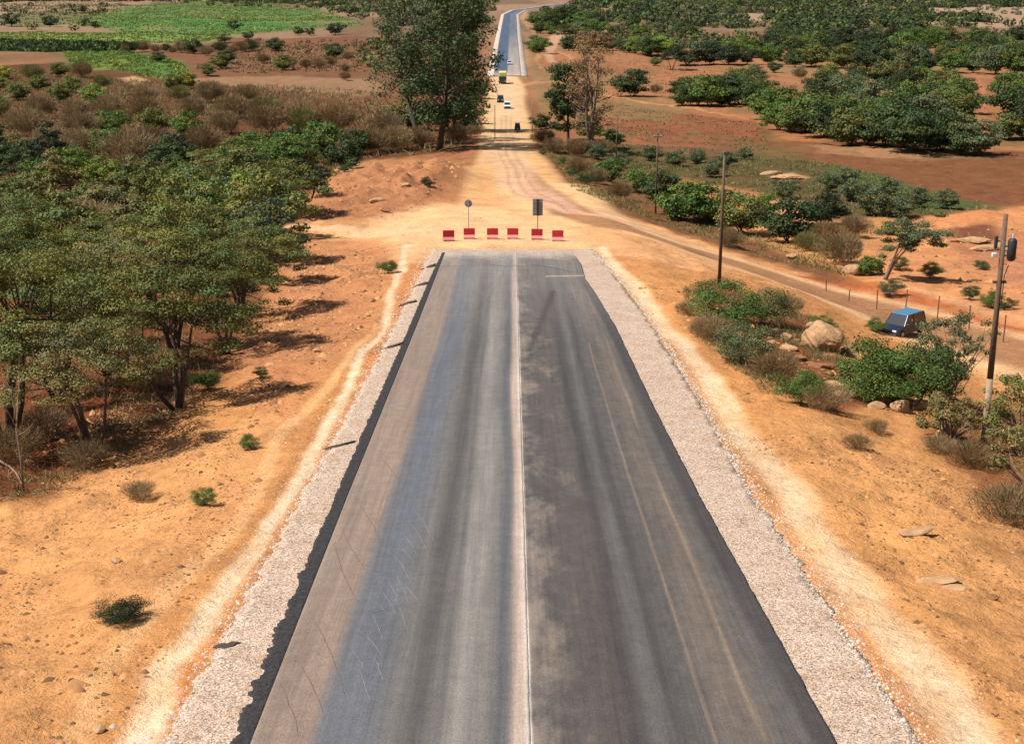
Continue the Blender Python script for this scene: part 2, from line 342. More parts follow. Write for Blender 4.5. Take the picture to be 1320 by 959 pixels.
# ------------------------------------------------------------------ ground colours (soil, crops, dust) and ground mesh
def build_ground():
    rows = np.concatenate([np.linspace(-120, 10, 40, endpoint=False), np.geomspace(10, 4200, 1260)])
    nc = 620
    s = np.linspace(-1, 1, nc); s = np.sign(s) * (0.72 * np.abs(s) + 0.28 * np.abs(s) ** 3)
    halfw = 30 + .62 * np.maximum(rows, 0)
    X = (s[None, :] * halfw[:, None]); Y = np.repeat(rows[:, None], nc, 1)
    sh = X.shape; X = X.ravel(); Y = Y.ravel()
    Z = h_full(X, Y)
    C = np.empty((len(X), 3)); FL = np.ones(len(X))
    # wobble so no border is ruler straight
    amp = np.interp(Y, [20, 100, 400, 1500], [.35, .9, 4, 14])
    wl = np.interp(Y, [20, 100, 400, 1500], [2.2, 5, 18, 60])
    WX = X + amp * fbm(X / wl, Y / wl, 41, 4, .6); WY = Y + amp * 1.6 * fbm(X / wl, Y / wl, 47, 4, .6)
    def put(w, col, fleck=None):
        nonlocal C, FL
        w = np.clip(w, 0, 1)[:, None]; C[:] = C * (1 - w) + np.asarray(col)[None, :] * w
        if fleck is not None: FL[:] = FL * (1 - w[:, 0]) + fleck * w[:, 0]
    def poly(pts, col, soft=1.0, w=1.0, fleck=None):
        P = poly_w(pts); lo = P.min(0) - soft * 3 - 15; hi = P.max(0) + soft * 3 + 15
        k = (WX > lo[0]) & (WX < hi[0]) & (WY > lo[1]) & (WY < hi[1])
        ww = np.zeros(len(X)); ww[k] = sstep(-soft, soft, sdist(P, WX[k], WY[k])) * w
        put(ww, col, fleck)
    def path(P, col, w=1.0, soft=.5, scale=1.0, fleck=None, jit=True):
        P = np.array(P); k = (Y < P[:, 1].max() + 30) & (Y > P[:, 1].min() - 30)
        ww = np.zeros(len(X)); a, b = (WX, WY) if jit else (X, Y)
        d, hw = pathdist(P, a[k], b[k]); ww[k] = (1 - sstep(hw * scale * (1 - soft), hw * scale * (1 + soft), d)) * (w if np.isscalar(w) else w[k])
        put(ww, col, fleck)
    # default earth by distance
    near = alb(218, 160, 98); mid = alb(170, 112, 78); far = alb(165, 125, 100)
    t1 = sstep(110, 260, Y)[:, None]; t2 = sstep(500, 1000, Y)[:, None]
    C[:] = near * (1 - t1) + mid * t1; C[:] = C * (1 - t2) + far * t2
    bn = fbm(WX / 90, WY / 160, 77, 4)
    put(sstep(.05, .4, bn) * (Y > 300) * .6, alb(120, 88, 62)); put(sstep(.1, .4, -bn) * (Y > 300) * .6, alb(188, 140, 110))
    # left: scrub floor, red earth, crops
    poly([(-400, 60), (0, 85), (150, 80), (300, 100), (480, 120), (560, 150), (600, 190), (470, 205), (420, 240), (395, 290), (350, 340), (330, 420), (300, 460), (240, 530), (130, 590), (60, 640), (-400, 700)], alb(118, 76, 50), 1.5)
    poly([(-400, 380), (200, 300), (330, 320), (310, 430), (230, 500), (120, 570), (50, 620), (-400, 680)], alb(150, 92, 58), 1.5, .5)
    poly([(140, 72), (260, 50), (480, 45), (620, 60), (625, 120), (600, 170), (480, 140), (300, 110), (150, 95)], alb(142, 92, 66), 4)
    poly([(230, 104), (320, 98), (480, 102), (500, 112), (470, 128), (300, 112)], alb(168, 124, 94), 3)
    poly([(140, 100), (160, 98), (180, 103), (165, 108)], alb(210, 160, 120), 2)
    poly([(-300, 44), (0, 42), (150, 43), (280, 46), (420, 42), (430, 38), (300, 40), (200, 34), (0, 36), (-300, 38)], alb(165, 128, 100), 8)
    poly([(90, 26), (150, 12), (240, 3), (330, 4), (400, 12), (450, 26), (470, 33), (380, 38), (300, 46), (180, 44), (110, 34)], alb(98, 130, 66), 10, fleck=0)
    poly([(130, 33), (200, 20), (330, 18), (430, 28), (400, 34), (300, 38), (200, 40)], alb(74, 128, 56), 14, .8, fleck=0)
    poly([(180, 33), (215, 31), (210, 38), (185, 40)], alb(132, 152, 68), 8, .8, fleck=0)
    poly([(-300, 44), (0, 43), (200, 44), (300, 47), (260, 54), (0, 54), (-300, 56)], alb(118, 146, 66), 6, fleck=0)
    poly([(-300, 54), (0, 53), (150, 55), (170, 62), (60, 68), (-300, 66)], alb(62, 90, 50), 5, fleck=0)
    poly([(80, 66), (150, 62), (200, 72), (240, 88), (245, 98), (200, 100), (150, 92), (95, 90)], alb(90, 126, 62), 5, fleck=0)
    poly([(100, 84), (130, 80), (150, 70), (165, 80), (140, 92), (110, 93)], alb(146, 166, 66), 4, .8, fleck=0)
    poly([(-300, 4), (0, 6), (110, 3), (180, 8), (130, 20), (60, 22), (-300, 14)], alb(170, 132, 108), 12)
    poly([(20, 16), (100, 14), (120, 28), (60, 36), (0, 34)], alb(120, 120, 72), 10, .8)
    # right: fields
    poly([(690, 130), (680, 60), (700, 40), (900, 46), (1400, 62), (1500, 180), (1320, 195), (960, 190), (770, 178), (720, 175)], alb(182, 118, 78), 3)
    poly([(760, 60), (960, 66), (1000, 88), (900, 104), (770, 100)], alb(180, 116, 78), 4, .8)
    poly([(770, 130), (900, 150), (990, 158), (1000, 200), (900, 190), (770, 175)], alb(158, 94, 66), 3)
    poly([(900, 172), (1000, 180), (1130, 185), (1400, 170), (1500, 270), (1320, 268), (1230, 268), (1130, 225), (1060, 208), (940, 200)], alb(140, 92, 62), 3, fleck=.2)
    poly([(1040, 186), (1150, 192), (1280, 196), (1200, 205), (1080, 200)], alb(190, 140, 105), 2, .7)
    poly([(1230, 178), (1330, 170), (1500, 190), (1330, 194), (1250, 194)], alb(205, 135, 88), 2)
    poly([(700, 190), (760, 180), (900, 190), (1040, 205), (1130, 222), (1250, 262), (1300, 272), (1180, 284), (1060, 280), (980, 250), (860, 225), (760, 215)], alb(110, 92, 58), 2.5)
    poly([(1080, 212), (1130, 222), (1220, 255), (1285, 268), (1200, 275), (1130, 245), (1060, 225)], alb(84, 108, 58), 2.5, .85, fleck=0)
    poly([(990, 228), (1020, 222), (1045, 230), (1015, 236)], alb(215, 175, 135), 1, .8)
    poly([(980, 262), (1030, 258), (1055, 275), (1010, 285)], alb(210, 160, 115), 1.5, .8)
    pn = fbm(X / 30, Y / 70, 141, 4, .55); kk_ = (X > road_x(Y) + 8) & (Y > 240)
    put(sstep(.08, .4, pn) * kk_ * .6, alb(150, 126, 88)); put(sstep(.1, .4, -pn) * kk_ * .5, alb(150, 100, 76)); put(sstep(.25, .5, fbm(X / 12, Y / 40, 147, 4, .6)) * kk_ * .6, alb(118, 104, 66))
    # pale tracks on the right
    for pts, col in (([(770, 122, 9), (790, 126, 9), (860, 138, 8), (960, 152, 7), (1000, 156, 7)], (215, 145, 98)),
                     ([(700, 104, 10), (672, 112, 12), (735, 100, 8), (760, 115, 7), (790, 127, 8)], (205, 140, 100)),
                     ([(712, 82, 9), (704, 70, 12), (712, 50, 14), (714, 42, 12)], (210, 152, 118)),
                     ([(716, 66, 5), (735, 76, 5), (730, 92, 6)], (205, 145, 105)),
                     ([(700, 88, 4), (692, 60, 4), (682, 40, 7), (676, 24, 6), (680, 14, 5)], (200, 140, 98)),
                     ([(1262, 200, 12), (1268, 165, 12), (1268, 120, 10), (1270, 96, 8)], (190, 118, 80)),
                     ([(870, 66, 6), (950, 74, 5), (1060, 86, 4), (1150, 92, 5), (1320, 98, 5)], (195, 125, 88)),
                     ([(800, 104, 6), (900, 112, 5), (1010, 96, 4)], (170, 105, 72))):
        path(path_w(pts), alb(*col), soft=.35)
    for pts in ([(855, 46), (880, 44), (960, 50), (950, 58), (860, 58)], [(910, 14), (990, 14), (1000, 30), (910, 32)], [(1080, 28), (1190, 10), (1330, 14), (1400, 34), (1230, 36), (1170, 38)], [(1190, 4), (1400, 4), (1400, 12), (1200, 14)], [(760, 14), (800, 16), (790, 24), (765, 24)]):
        poly(pts, alb(190, 150, 124), 8, .85)
    # right: sandy ground beyond the detour
    poly([(1130, 330), (1160, 300), (1200, 285), (1400, 265), (1600, 300), (1600, 440), (1320, 425), (1250, 405), (1160, 370)], alb(222, 158, 102), 1.5)
    poly([(1200, 300), (1270, 290), (1340, 300), (1400, 320), (1330, 340), (1240, 330)], alb(176, 118, 82), 1, .6)
    poly([(1190, 283), (1280, 276), (1400, 255), (1400, 262), (1290, 288), (1200, 292)], alb(225, 152, 98), 1, .9)
    poly([(1230, 296), (1280, 290), (1290, 305), (1240, 312)], alb(120, 76, 56), 1, .8)
    poly([(1220, 330), (1330, 322), (1420, 340), (1420, 360), (1300, 360)], alb(190, 132, 96), 1.5, .6)
    poly([(1000, 352), (1080, 352), (1160, 372), (1250, 402), (1330, 422), (1330, 436), (1200, 408), (1100, 380)], alb(200, 112, 62), .8, .8)
    # brush floor right of the embankment
    poly([(700, 195), (740, 190), (860, 225), (900, 260), (960, 310), (1080, 345), (1110, 370), (1000, 340), (900, 310), (800, 275), (740, 245), (700, 215)], alb(128, 92, 60), 1.5, .9)
    poly([(880, 370), (930, 360), (1010, 400), (1070, 420), (1120, 520), (1060, 530), (980, 490), (900, 430)], alb(128, 78, 50), .8, .85)
    poly([(1180, 560), (1250, 520), (1400, 480), (1400, 680), (1290, 660), (1220, 600)], alb(140, 92, 58), .8, .8)
    poly([(1150, 640), (1330, 600), (1400, 760), (1330, 770), (1220, 700)], alb(160, 112, 70), 1.2, .45)
    poly([(1000, 540), (1180, 560), (1400, 760), (1400, 1000), (1330, 1000), (1180, 800), (1040, 640)], alb(234, 178, 112), 1.2, .6)
    poly([(760, 330), (870, 350), (960, 470), (1010, 540), (900, 420), (800, 360)], alb(232, 168, 100), .8, .5)
    # mound
    poly([(420, 215), (480, 205), (560, 200), (605, 215), (598, 245), (560, 268), (490, 285), (400, 284), (395, 262), (425, 240)], alb(196, 138, 92), 1.2)
    poly([(400, 284), (480, 288), (540, 268), (585, 272), (575, 320), (540, 350), (500, 320), (400, 300)], alb(232, 180, 118), 1.5, .85, fleck=.2)
    # left earth
    poly([(395, 305), (490, 310), (515, 345), (470, 420), (400, 500), (340, 560), (300, 470), (340, 400), (365, 330)], alb(208, 148, 98), 1.2, .9)
    poly([(-300, 640), (60, 650), (240, 560), (370, 540), (330, 620), (200, 800), (60, 1000), (-400, 1000)], alb(228, 172, 110), 1.5, .9)
    poly([(540, 330), (548, 300), (575, 318), (440, 560), (330, 760), (215, 980), (160, 980), (340, 700), (450, 510)], alb(220, 150, 92), .5, .75, fleck=.3)
    poly([(770, 330), (830, 420), (960, 600), (1130, 820), (1240, 990), (1180, 990), (1040, 780), (900, 560), (800, 400)], alb(230, 166, 104), .5, .8, fleck=.3)
    # dirt road, junction and detour
    kx = path
    kx(DIRT, alb(238, 186, 138), 1.0, .18, fleck=0)
    poly([(600, 215), (690, 200), (720, 235), (760, 262), (900, 312), (1010, 350), (900, 350), (800, 330), (752, 322), (575, 318), (540, 330), (560, 290), (590, 262)], alb(242, 186, 124), 1.2, .9, fleck=.1)
    poly([(480, 285), (560, 262), (640, 268), (720, 290), (760, 318), (575, 318), (535, 335), (500, 300)], alb(255, 212, 152), 2.0, .8, fleck=0)
    kx(DETOUR, alb(250, 206, 146), 1, .3, 1.05, fleck=.1)
    bro = path_w([(660, 205, 12), (690, 240, 22), (740, 275, 14), (800, 293, 16), (900, 325, 20), (1000, 358, 27), (1100, 391, 32), (1200, 423, 34), (1330, 460, 38), (1500, 508, 40)])
    bro = [(a, b, w_) for (a, b, _), w_ in zip(bro, [1, 1.6, 2.0, 2.4, 2.7, 2.9, 3.0, 3.0, 3.0, 3.0])] + [(a, b, 3.0) for a, b, _ in DETOUR[-4:]]
    kx(bro, alb(184, 138, 94), .95, .3, 1.15, fleck=0, jit=False)
    kx(path_w([(655, 100, 26), (656, 200, 40), (672, 240, 55), (735, 275, 30), (850, 303, 26)]), alb(240, 196, 158), .8, .5, fleck=0)
    for dx in (-7, 0, 8):
        kx(path_w([(655 + dx * .6, 150, 2), (656 + dx, 200, 3), (680 + dx * 2, 250, 4), (750, 280 + dx, 4), (900, 326 + dx, 5), (1100, 391 + dx, 6), (1320, 458 + dx, 7)]), alb(190, 136, 98), .45, .8, fleck=0)
    # pale worn wheel tracks
    kx(T_LEFT, alb(255, 214, 156), .95, .5, .85, fleck=0); tn = np.clip(.55 + .9 * fbm(X / .5, Y / 2.5, 151, 4, .6), .1, 1); kx(T_LEFT, alb(255, 236, 192), np.minimum(1, 1.15 * tn), .7, .55, fleck=0)
    kx(T_LEFT2, alb(246, 196, 132), .8, .5, .8, fleck=.2)
    kx(T_RIGHT, alb(255, 210, 150), .9, .45, .8, fleck=0); kx(T_RIGHT, alb(255, 230, 180), np.minimum(1, 1.1 * tn), .7, .55, fleck=0)
    kx(P_SIDE, alb(250, 205, 150), .9, .5, fleck=0)
    kx(path_w([(1140, 362, 22), (1230, 388, 26), (1330, 412, 32)]), alb(236, 178, 120), .8, .4, fleck=0)
    crop = np.zeros(len(X)); gr = (C[:, 1] > C[:, 0]) & (Y > 250)
    cr = fbm(X / 60, Y / 9, 121, 4, .7) * .45 + fbm(X / 9, Y / 25, 127, 3) * .3
    C[gr] *= (1 + cr[gr])[:, None]
    bare = gr & (fbm(X / 70, Y / 60, 131, 4, .6) > .22); C[bare] = C[bare] * .5 + alb(160, 132, 92) * .5
    # mottled small-scale soil changes near
    v = fbm(X / 1.1, Y / 1.6, 91, 4, .6); v2 = fbm(X / 4, Y / 6, 95, 4)
    g = (1 + .16 * v + .14 * v2) ; g = np.where(Y < 300, g, 1 + .12 * fbm(X / 12, Y / 25, 97, 4))
    C *= g[:, None]
    C[:, 2] *= (1 - .06 * v2)
    C[:] *= (1 + (np.array([1.07, .995, 1.10]) - 1) * (1 - sstep(110, 320, Y))[:, None]); C[:] *= 1 + (np.array([1.0, 1.03, .86]) - 1) * sstep(100, 300, Y)[:, None]
    lum = (C @ np.array([.3, .6, .1]))[:, None]; ds = np.interp(Y, [20, 150, 400, 1500], [-.04, 0, .12, .22])[:, None]; C[:] = C * (1 - ds) + lum * ds
    v = np.stack([X, Y, Z], 1); R, Cc = sh
    i = np.arange(R - 1)[:, None] * Cc + np.arange(Cc - 1)[None, :]
    f = np.stack([i, i + 1, i + Cc + 1, i + Cc], -1).reshape(-1, 4)
    me = new_mesh('ground', v, f, 4, M['ground'], True, np.clip(C, 0.004, .8))
    at = me.color_attributes.new('Fleck', 'FLOAT_COLOR', 'POINT')
    FL *= (Y < 320); at.data.foreach_set('color', np.repeat(FL[:, None], 4, 1).astype(np.float32).ravel())
    link('ground', me, kind='structure')
build_ground()

# ------------------------------------------------------------------ pavement
Y0, Y1 = 6.0, 104.5
LEFT_D = [0, 22.6, 39.4, 53, 72, 106]; LEFT_X = [-4.75, -4.75, -4.92, -4.98, -5.0, -5.05]
RIGHT_D = [0, 22.6, 39.4, 53, 72, 84, 90, 97, 102, 106]; RIGHT_X = [5.95, 5.9, 5.62, 5.52, 5.42, 5.05, 4.78, 4.9, 4.7, 4.35]
def ribbon(name, mat, ys, xl, xr, lift, thick, ncol, colf=None, jl=0, jr=0, seed=0, smooth=True):
    """sheet that follows the road profile between two edges, with real thickness at its borders"""
    ys = np.asarray(ys); L = np.interp(ys, *xl) if isinstance(xl, tuple) else xl(ys); Rr = np.interp(ys, *xr) if isinstance(xr, tuple) else xr(ys)
    L = L + jl * fbm(ys * 1.6, ys * 0 + 3, seed, 4, .65); Rr = Rr + jr * fbm(ys * 1.6, ys * 0 + 9, seed + 5, 4, .65)
    L = L + jl * .35 * fbm(ys * 7, ys * 0 + 3, seed + 2, 3, .8); Rr = Rr + jr * .35 * fbm(ys * 7, ys * 0 + 9, seed + 7, 3, .8)
    s = np.linspace(0, 1, ncol)
    X = L[:, None] * (1 - s) + Rr[:, None] * s; Y = np.repeat(ys[:, None], ncol, 1)
    Z = CAMZ - road_drop(Y) + lift
    X = np.concatenate([X[:, :1], X, X[:, -1:]], 1); Y = np.concatenate([Y[:, :1], Y, Y[:, -1:]], 1)
    Z = np.concatenate([Z[:, :1] - thick, Z, Z[:, -1:] - thick], 1)
    # end faces
    def cap(a, i, dz): return a[i:i + 1] + dz
    X = np.concatenate([X[:1], X, X[-1:]]); Y = np.concatenate([Y[:1], Y, Y[-1:]]); Z = np.concatenate([Z[:1] - thick, Z, Z[-1:] - thick])
    Rn, Cn = X.shape; i = np.arange(Rn - 1)[:, None] * Cn + np.arange(Cn - 1)[None, :]
    f = np.stack([i, i + 1, i + Cn + 1, i + Cn], -1).reshape(-1, 4)
    cols = None if colf is None else colf(X.ravel(), Y.ravel())
    me = new_mesh(name, np.stack([X.ravel(), Y.ravel(), Z.ravel()], 1), f, 4, mat, False, cols)
    return link(name, me, kind='structure')
ys = np.arange(Y0, 107.0, .12)
ribbon('gravel_shoulder', M['gravel'], ys, ([0, 22.6, 39.4, 60, 107], [-6.4, -6.38, -6.32, -6.2, -6.05]), ([0, 22.6, 39.4, 53, 72, 85, 107], [7.5, 7.45, 7.3, 7.45, 7.4, 7.1, 6.2]), -.06, .30, 60, jl=.2, jr=.26, seed=3)
def asphalt_col(X, Y):
    n1 = fbm(X / .5, Y / 9, 301, 4); n2 = fbm(X / .9, Y / 2.2, 307, 5, .6); n3 = fbm(X / 3, Y / 14, 311, 3)
    Xq = X + .10 * n3
    def st(c, w): return np.exp(-((Xq - c) / w) ** 2)
    C = np.empty((len(X), 3))
    tan = alb(158, 136, 120); blue = alb(114, 116, 122); grey = alb(118, 113, 108); pale = alb(152, 145, 136); pink = alb(196, 172, 156)
    dk = alb(98, 94, 91); dust = alb(128, 112, 98); vdk = alb(74, 69, 68); white = alb(235, 222, 208)
    def mix(w, col): C[:] = C * (1 - np.clip(w, 0, 1)[:, None]) + col * np.clip(w, 0, 1)[:, None]
    C[:] = grey
    mix(1 - sstep(-3.85, -3.4, Xq + .12 * n1), tan)
    mix(sstep(-3.8, -3.45, Xq + .12 * n1) * (1 - sstep(-2.9, -2.0, Xq)) * .75, blue)  # bluish band and streak: sky sheen painted into the asphalt colour
    mix(st(-3.05, .3) * .4 * (.6 + n1), alb(100, 106, 118))
    mix(st(-1.75, .3) * .75, alb(86, 82, 80)); mix(st(-2.25, .15) * .35, alb(130, 126, 122))
    mix(st(-.95, .45) * .85, pale); mix(st(-.22, .13) * .7, alb(96, 96, 102)); mix(st(-1.35, .12) * .4, alb(84, 82, 84))
    mix(sstep(-.1, .12, Xq) * (1 - sstep(.33, .36, X)), pink)
    seam = .33 + .02 * n2
    r = sstep(seam - .005, seam + .02, X)
    mix(r, dk)
    n5 = fbm(X / .22, Y / .5, 341, 4, .7); patchy = sstep(-.35, .75, n2 * .9 + .5 * n5 + .7 * fbm(X / .8, Y / 3.5, 331, 4) + .22 - (X - seam) * .5)
    C *= (1 + .22 * n5 * r)[:, None]
    mix(r * patchy * .58, alb(176, 156, 138))
    mix(r * st(1.5, .8) * .45, alb(94, 80, 71)); mix(r * st(2.35, .22) * .75, vdk); mix(r * st(3.15, .16) * .55, vdk); mix(r * st(2.8, .15) * .4, alb(120, 116, 112))
    mix(r * st(4.35, .6) * (.6 + .3 * n1 + .3 * n5), dust); mix(r * st(4.62, .05) * .4 * (.5 + n1 + .5 * (n3 > 0)), alb(176, 150, 122)); mix(r * st(3.75, .035) * .5 * (n3 > -.1), alb(176, 148, 122))
    edge = np.interp(Y, RIGHT_D, RIGHT_X) - X
    mix(r * (1 - sstep(.35, .6, edge)) * .9, alb(78, 72, 70))
    mix(np.exp(-((X - seam) / .035) ** 2) * (.75 + .4 * n2), white)
    mix(np.exp(-((X - seam + .05) / .06) ** 2) * (.6), alb(232, 214, 198))
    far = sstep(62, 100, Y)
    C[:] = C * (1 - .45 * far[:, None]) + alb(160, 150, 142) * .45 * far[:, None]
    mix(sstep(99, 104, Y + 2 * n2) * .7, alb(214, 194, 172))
    # dusty cross marks near the far end
    for yc, w, a in ((96.3, .35, .5), (90.2, .3, .55)):
        mix(np.exp(-((Y - yc - .8 * n3 - .15 * X) / w) ** 2) * a * (X > (-9 if yc > 95 else 2.2)), alb(120, 108, 100) if yc > 95 else alb(228, 200, 172))
    # long diagonal scuff on the right lane
    mix(np.exp(-((X - 1.0 - (Y - 66) * .085) / .22) ** 2) * (Y > 64) * (Y < 84) * .6, alb(72, 64, 62))
    C *= (1 + .14 * n1 + .10 * n2)[:, None]
    return np.clip(C, .01, .75)
def lane(name, xl, xr, lift, ncol, **k): return ribbon(name, M['asphalt'], np.arange(Y0, Y1, .1), xl, xr, lift, .08, ncol, asphalt_col, **k)
SEAM = lambda y: .335 + .012 * fbm(y * 2.5, y * 0, 71, 3)
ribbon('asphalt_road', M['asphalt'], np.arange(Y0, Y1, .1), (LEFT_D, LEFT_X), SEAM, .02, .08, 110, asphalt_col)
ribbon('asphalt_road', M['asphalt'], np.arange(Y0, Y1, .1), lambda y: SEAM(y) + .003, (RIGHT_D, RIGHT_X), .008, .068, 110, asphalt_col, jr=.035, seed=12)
# bitumen lip along the left edge, ragged close to the camera
def lipw(y): return np.interp(y, LEFT_D, LEFT_X) - np.interp(y, [0, 22, 30, 38, 50, 90, 106], [.30, .34, .42, .38, .40, .38, .22]) \
    - .13 * np.clip(fbm(y * 3.2, y * 0 + 1, 81, 3, .6) + .6 * fbm(y * 11, y * 0 + 1, 85, 3, .7), -.4, 1) * np.interp(y, [20, 31, 34, 60], [1.5, 1.2, .5, .4])
lip = ribbon('bitumen_edge', M['bitumen'], np.arange(Y0, Y1, .06), lipw, lambda y: np.interp(y, LEFT_D, LEFT_X) - .002, -.015, .05, 6)

# far pavement on the other side of the valley
def along(P0, P1, step):
    ys = np.arange(P0, P1, step); return ys
def far_ribbon(name, mat, off0, off1, lift, thick=.1, colf=None, n=8, ya=512, yb=2000):
    ys = np.arange(ya, yb, 6.0); cx = road_x(ys); dx = np.gradient(cx, ys); nrm = np.sqrt(1 + dx * dx)
    s = np.linspace(off0, off1, n)
    X = cx[:, None] + s[None, :] / nrm[:, None]; Y = ys[:, None] - dx[:, None] / nrm[:, None] * s[None, :]
    Z = np.repeat((CAMZ - road_drop(ys) + lift)[:, None], n, 1)
    X = np.concatenate([X[:, :1], X, X[:, -1:]], 1); Y = np.concatenate([Y[:, :1], Y, Y[:, -1:]], 1); Z = np.concatenate([Z[:, :1] - thick, Z, Z[:, -1:] - thick], 1)
    i = np.arange(X.shape[0] - 1)[:, None] * X.shape[1] + np.arange(X.shape[1] - 1)[None, :]
    f = np.stack([i, i + 1, i + X.shape[1] + 1, i + X.shape[1]], -1).reshape(-1, 4)
    cols = colf(X.ravel(), Y.ravel(), np.tile(np.concatenate([[s[0]], s, [s[-1]]]), len(ys))) if colf else None
    link(name, new_mesh(name, np.stack([X.ravel(), Y.ravel(), Z.ravel()], 1), f, 4, mat, False, cols), kind='structure')
M['white_gravel'] = gravel_material('pale_gravel', (1.15, 1.18, 1.2), 3)
far_ribbon('gravel_shoulder', M['white_gravel'], -7.2, 7.4, .14, .5)
def farcol(X, Y, S):
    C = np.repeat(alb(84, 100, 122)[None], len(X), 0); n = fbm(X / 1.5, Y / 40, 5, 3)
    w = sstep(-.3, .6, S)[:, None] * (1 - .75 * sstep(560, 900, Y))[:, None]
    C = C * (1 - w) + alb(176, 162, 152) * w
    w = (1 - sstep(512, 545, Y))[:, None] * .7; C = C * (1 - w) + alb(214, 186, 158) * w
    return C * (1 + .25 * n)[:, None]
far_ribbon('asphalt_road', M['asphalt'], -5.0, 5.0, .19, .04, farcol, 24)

# thin scratches and curved tyre marks on the pavement
def strip_stuff(name, mat, lines, lift, group=None):
    V = []; Fc = []
    for pts, w in lines:
        pts = np.array(pts); t = np.gradient(pts, axis=0); t /= np.linalg.norm(t, axis=1)[:, None] + 1e-9
        n = np.stack([-t[:, 1], t[:, 0]], 1); ww = w * np.sin(np.linspace(.15, pi - .15, len(pts)))
        b = len(V)
        for p, q, k in zip(pts, n, ww):
            for sg in (-1, 1):
                a = p + q * sg * k / 2; V.append((a[0], a[1], CAMZ - float(road_drop(a[1])) + lift))
        for i in range(len(pts) - 1): Fc.append((b + 2 * i, b + 2 * i + 1, b + 2 * i + 3, b + 2 * i + 2))
    return link(name, new_mesh(name, V, Fc, 4, mat), kind='stuff')
def arc(px0, px1, n=12, bow=0.3):
    a = np.array(px2w(*px0)); b = np.array(px2w(*px1)); t = np.linspace(0, 1, n)[:, None]
    d = b - a; nn = np.array([-d[1], d[0]])
    return a + d * t + nn * bow * (t * (1 - t)) + RNG.normal(0, .01, (n, 2))
M['scuff'] = plain('tyre_scuff', alb(136, 116, 104), .8, .3, 6); M['scratch'] = plain('dust_scratch', alb(160, 156, 156), .8, .4, 5)
strip_stuff('tyre_mark', M['scuff'], [(arc((375, 840), (420, 930), bow=.07), .02), (arc((400, 790), (447, 905), bow=.05), .02), (arc((430, 700), (468, 790), bow=-.06), .02), (arc((440, 680), (478, 745), bow=-.06), .02), (arc((455, 640), (490, 700), bow=.06), .02),
    (arc((360, 880), (385, 950), bow=.06), .02), (arc((490, 590), (515, 625), bow=.06), .02), (arc((655, 345), (580, 332), bow=.1), .09), (arc((672, 340), (740, 352), bow=.2), .09)], .028)
strip_stuff('dust_scratch', M['scratch'], [(arc((x, y), (x + 24 + 8 * sin(y), y + 40 + 14 * sin(x)), bow=.08), .014) for x, y in
    [(452, 835), (462, 812), (478, 790), (490, 760), (497, 745), (505, 735), (512, 722), (470, 768), (508, 700), (520, 690), (500, 712), (523, 668), (530, 655), (478, 840), (460, 860), (505, 770), (515, 750)]], .028)

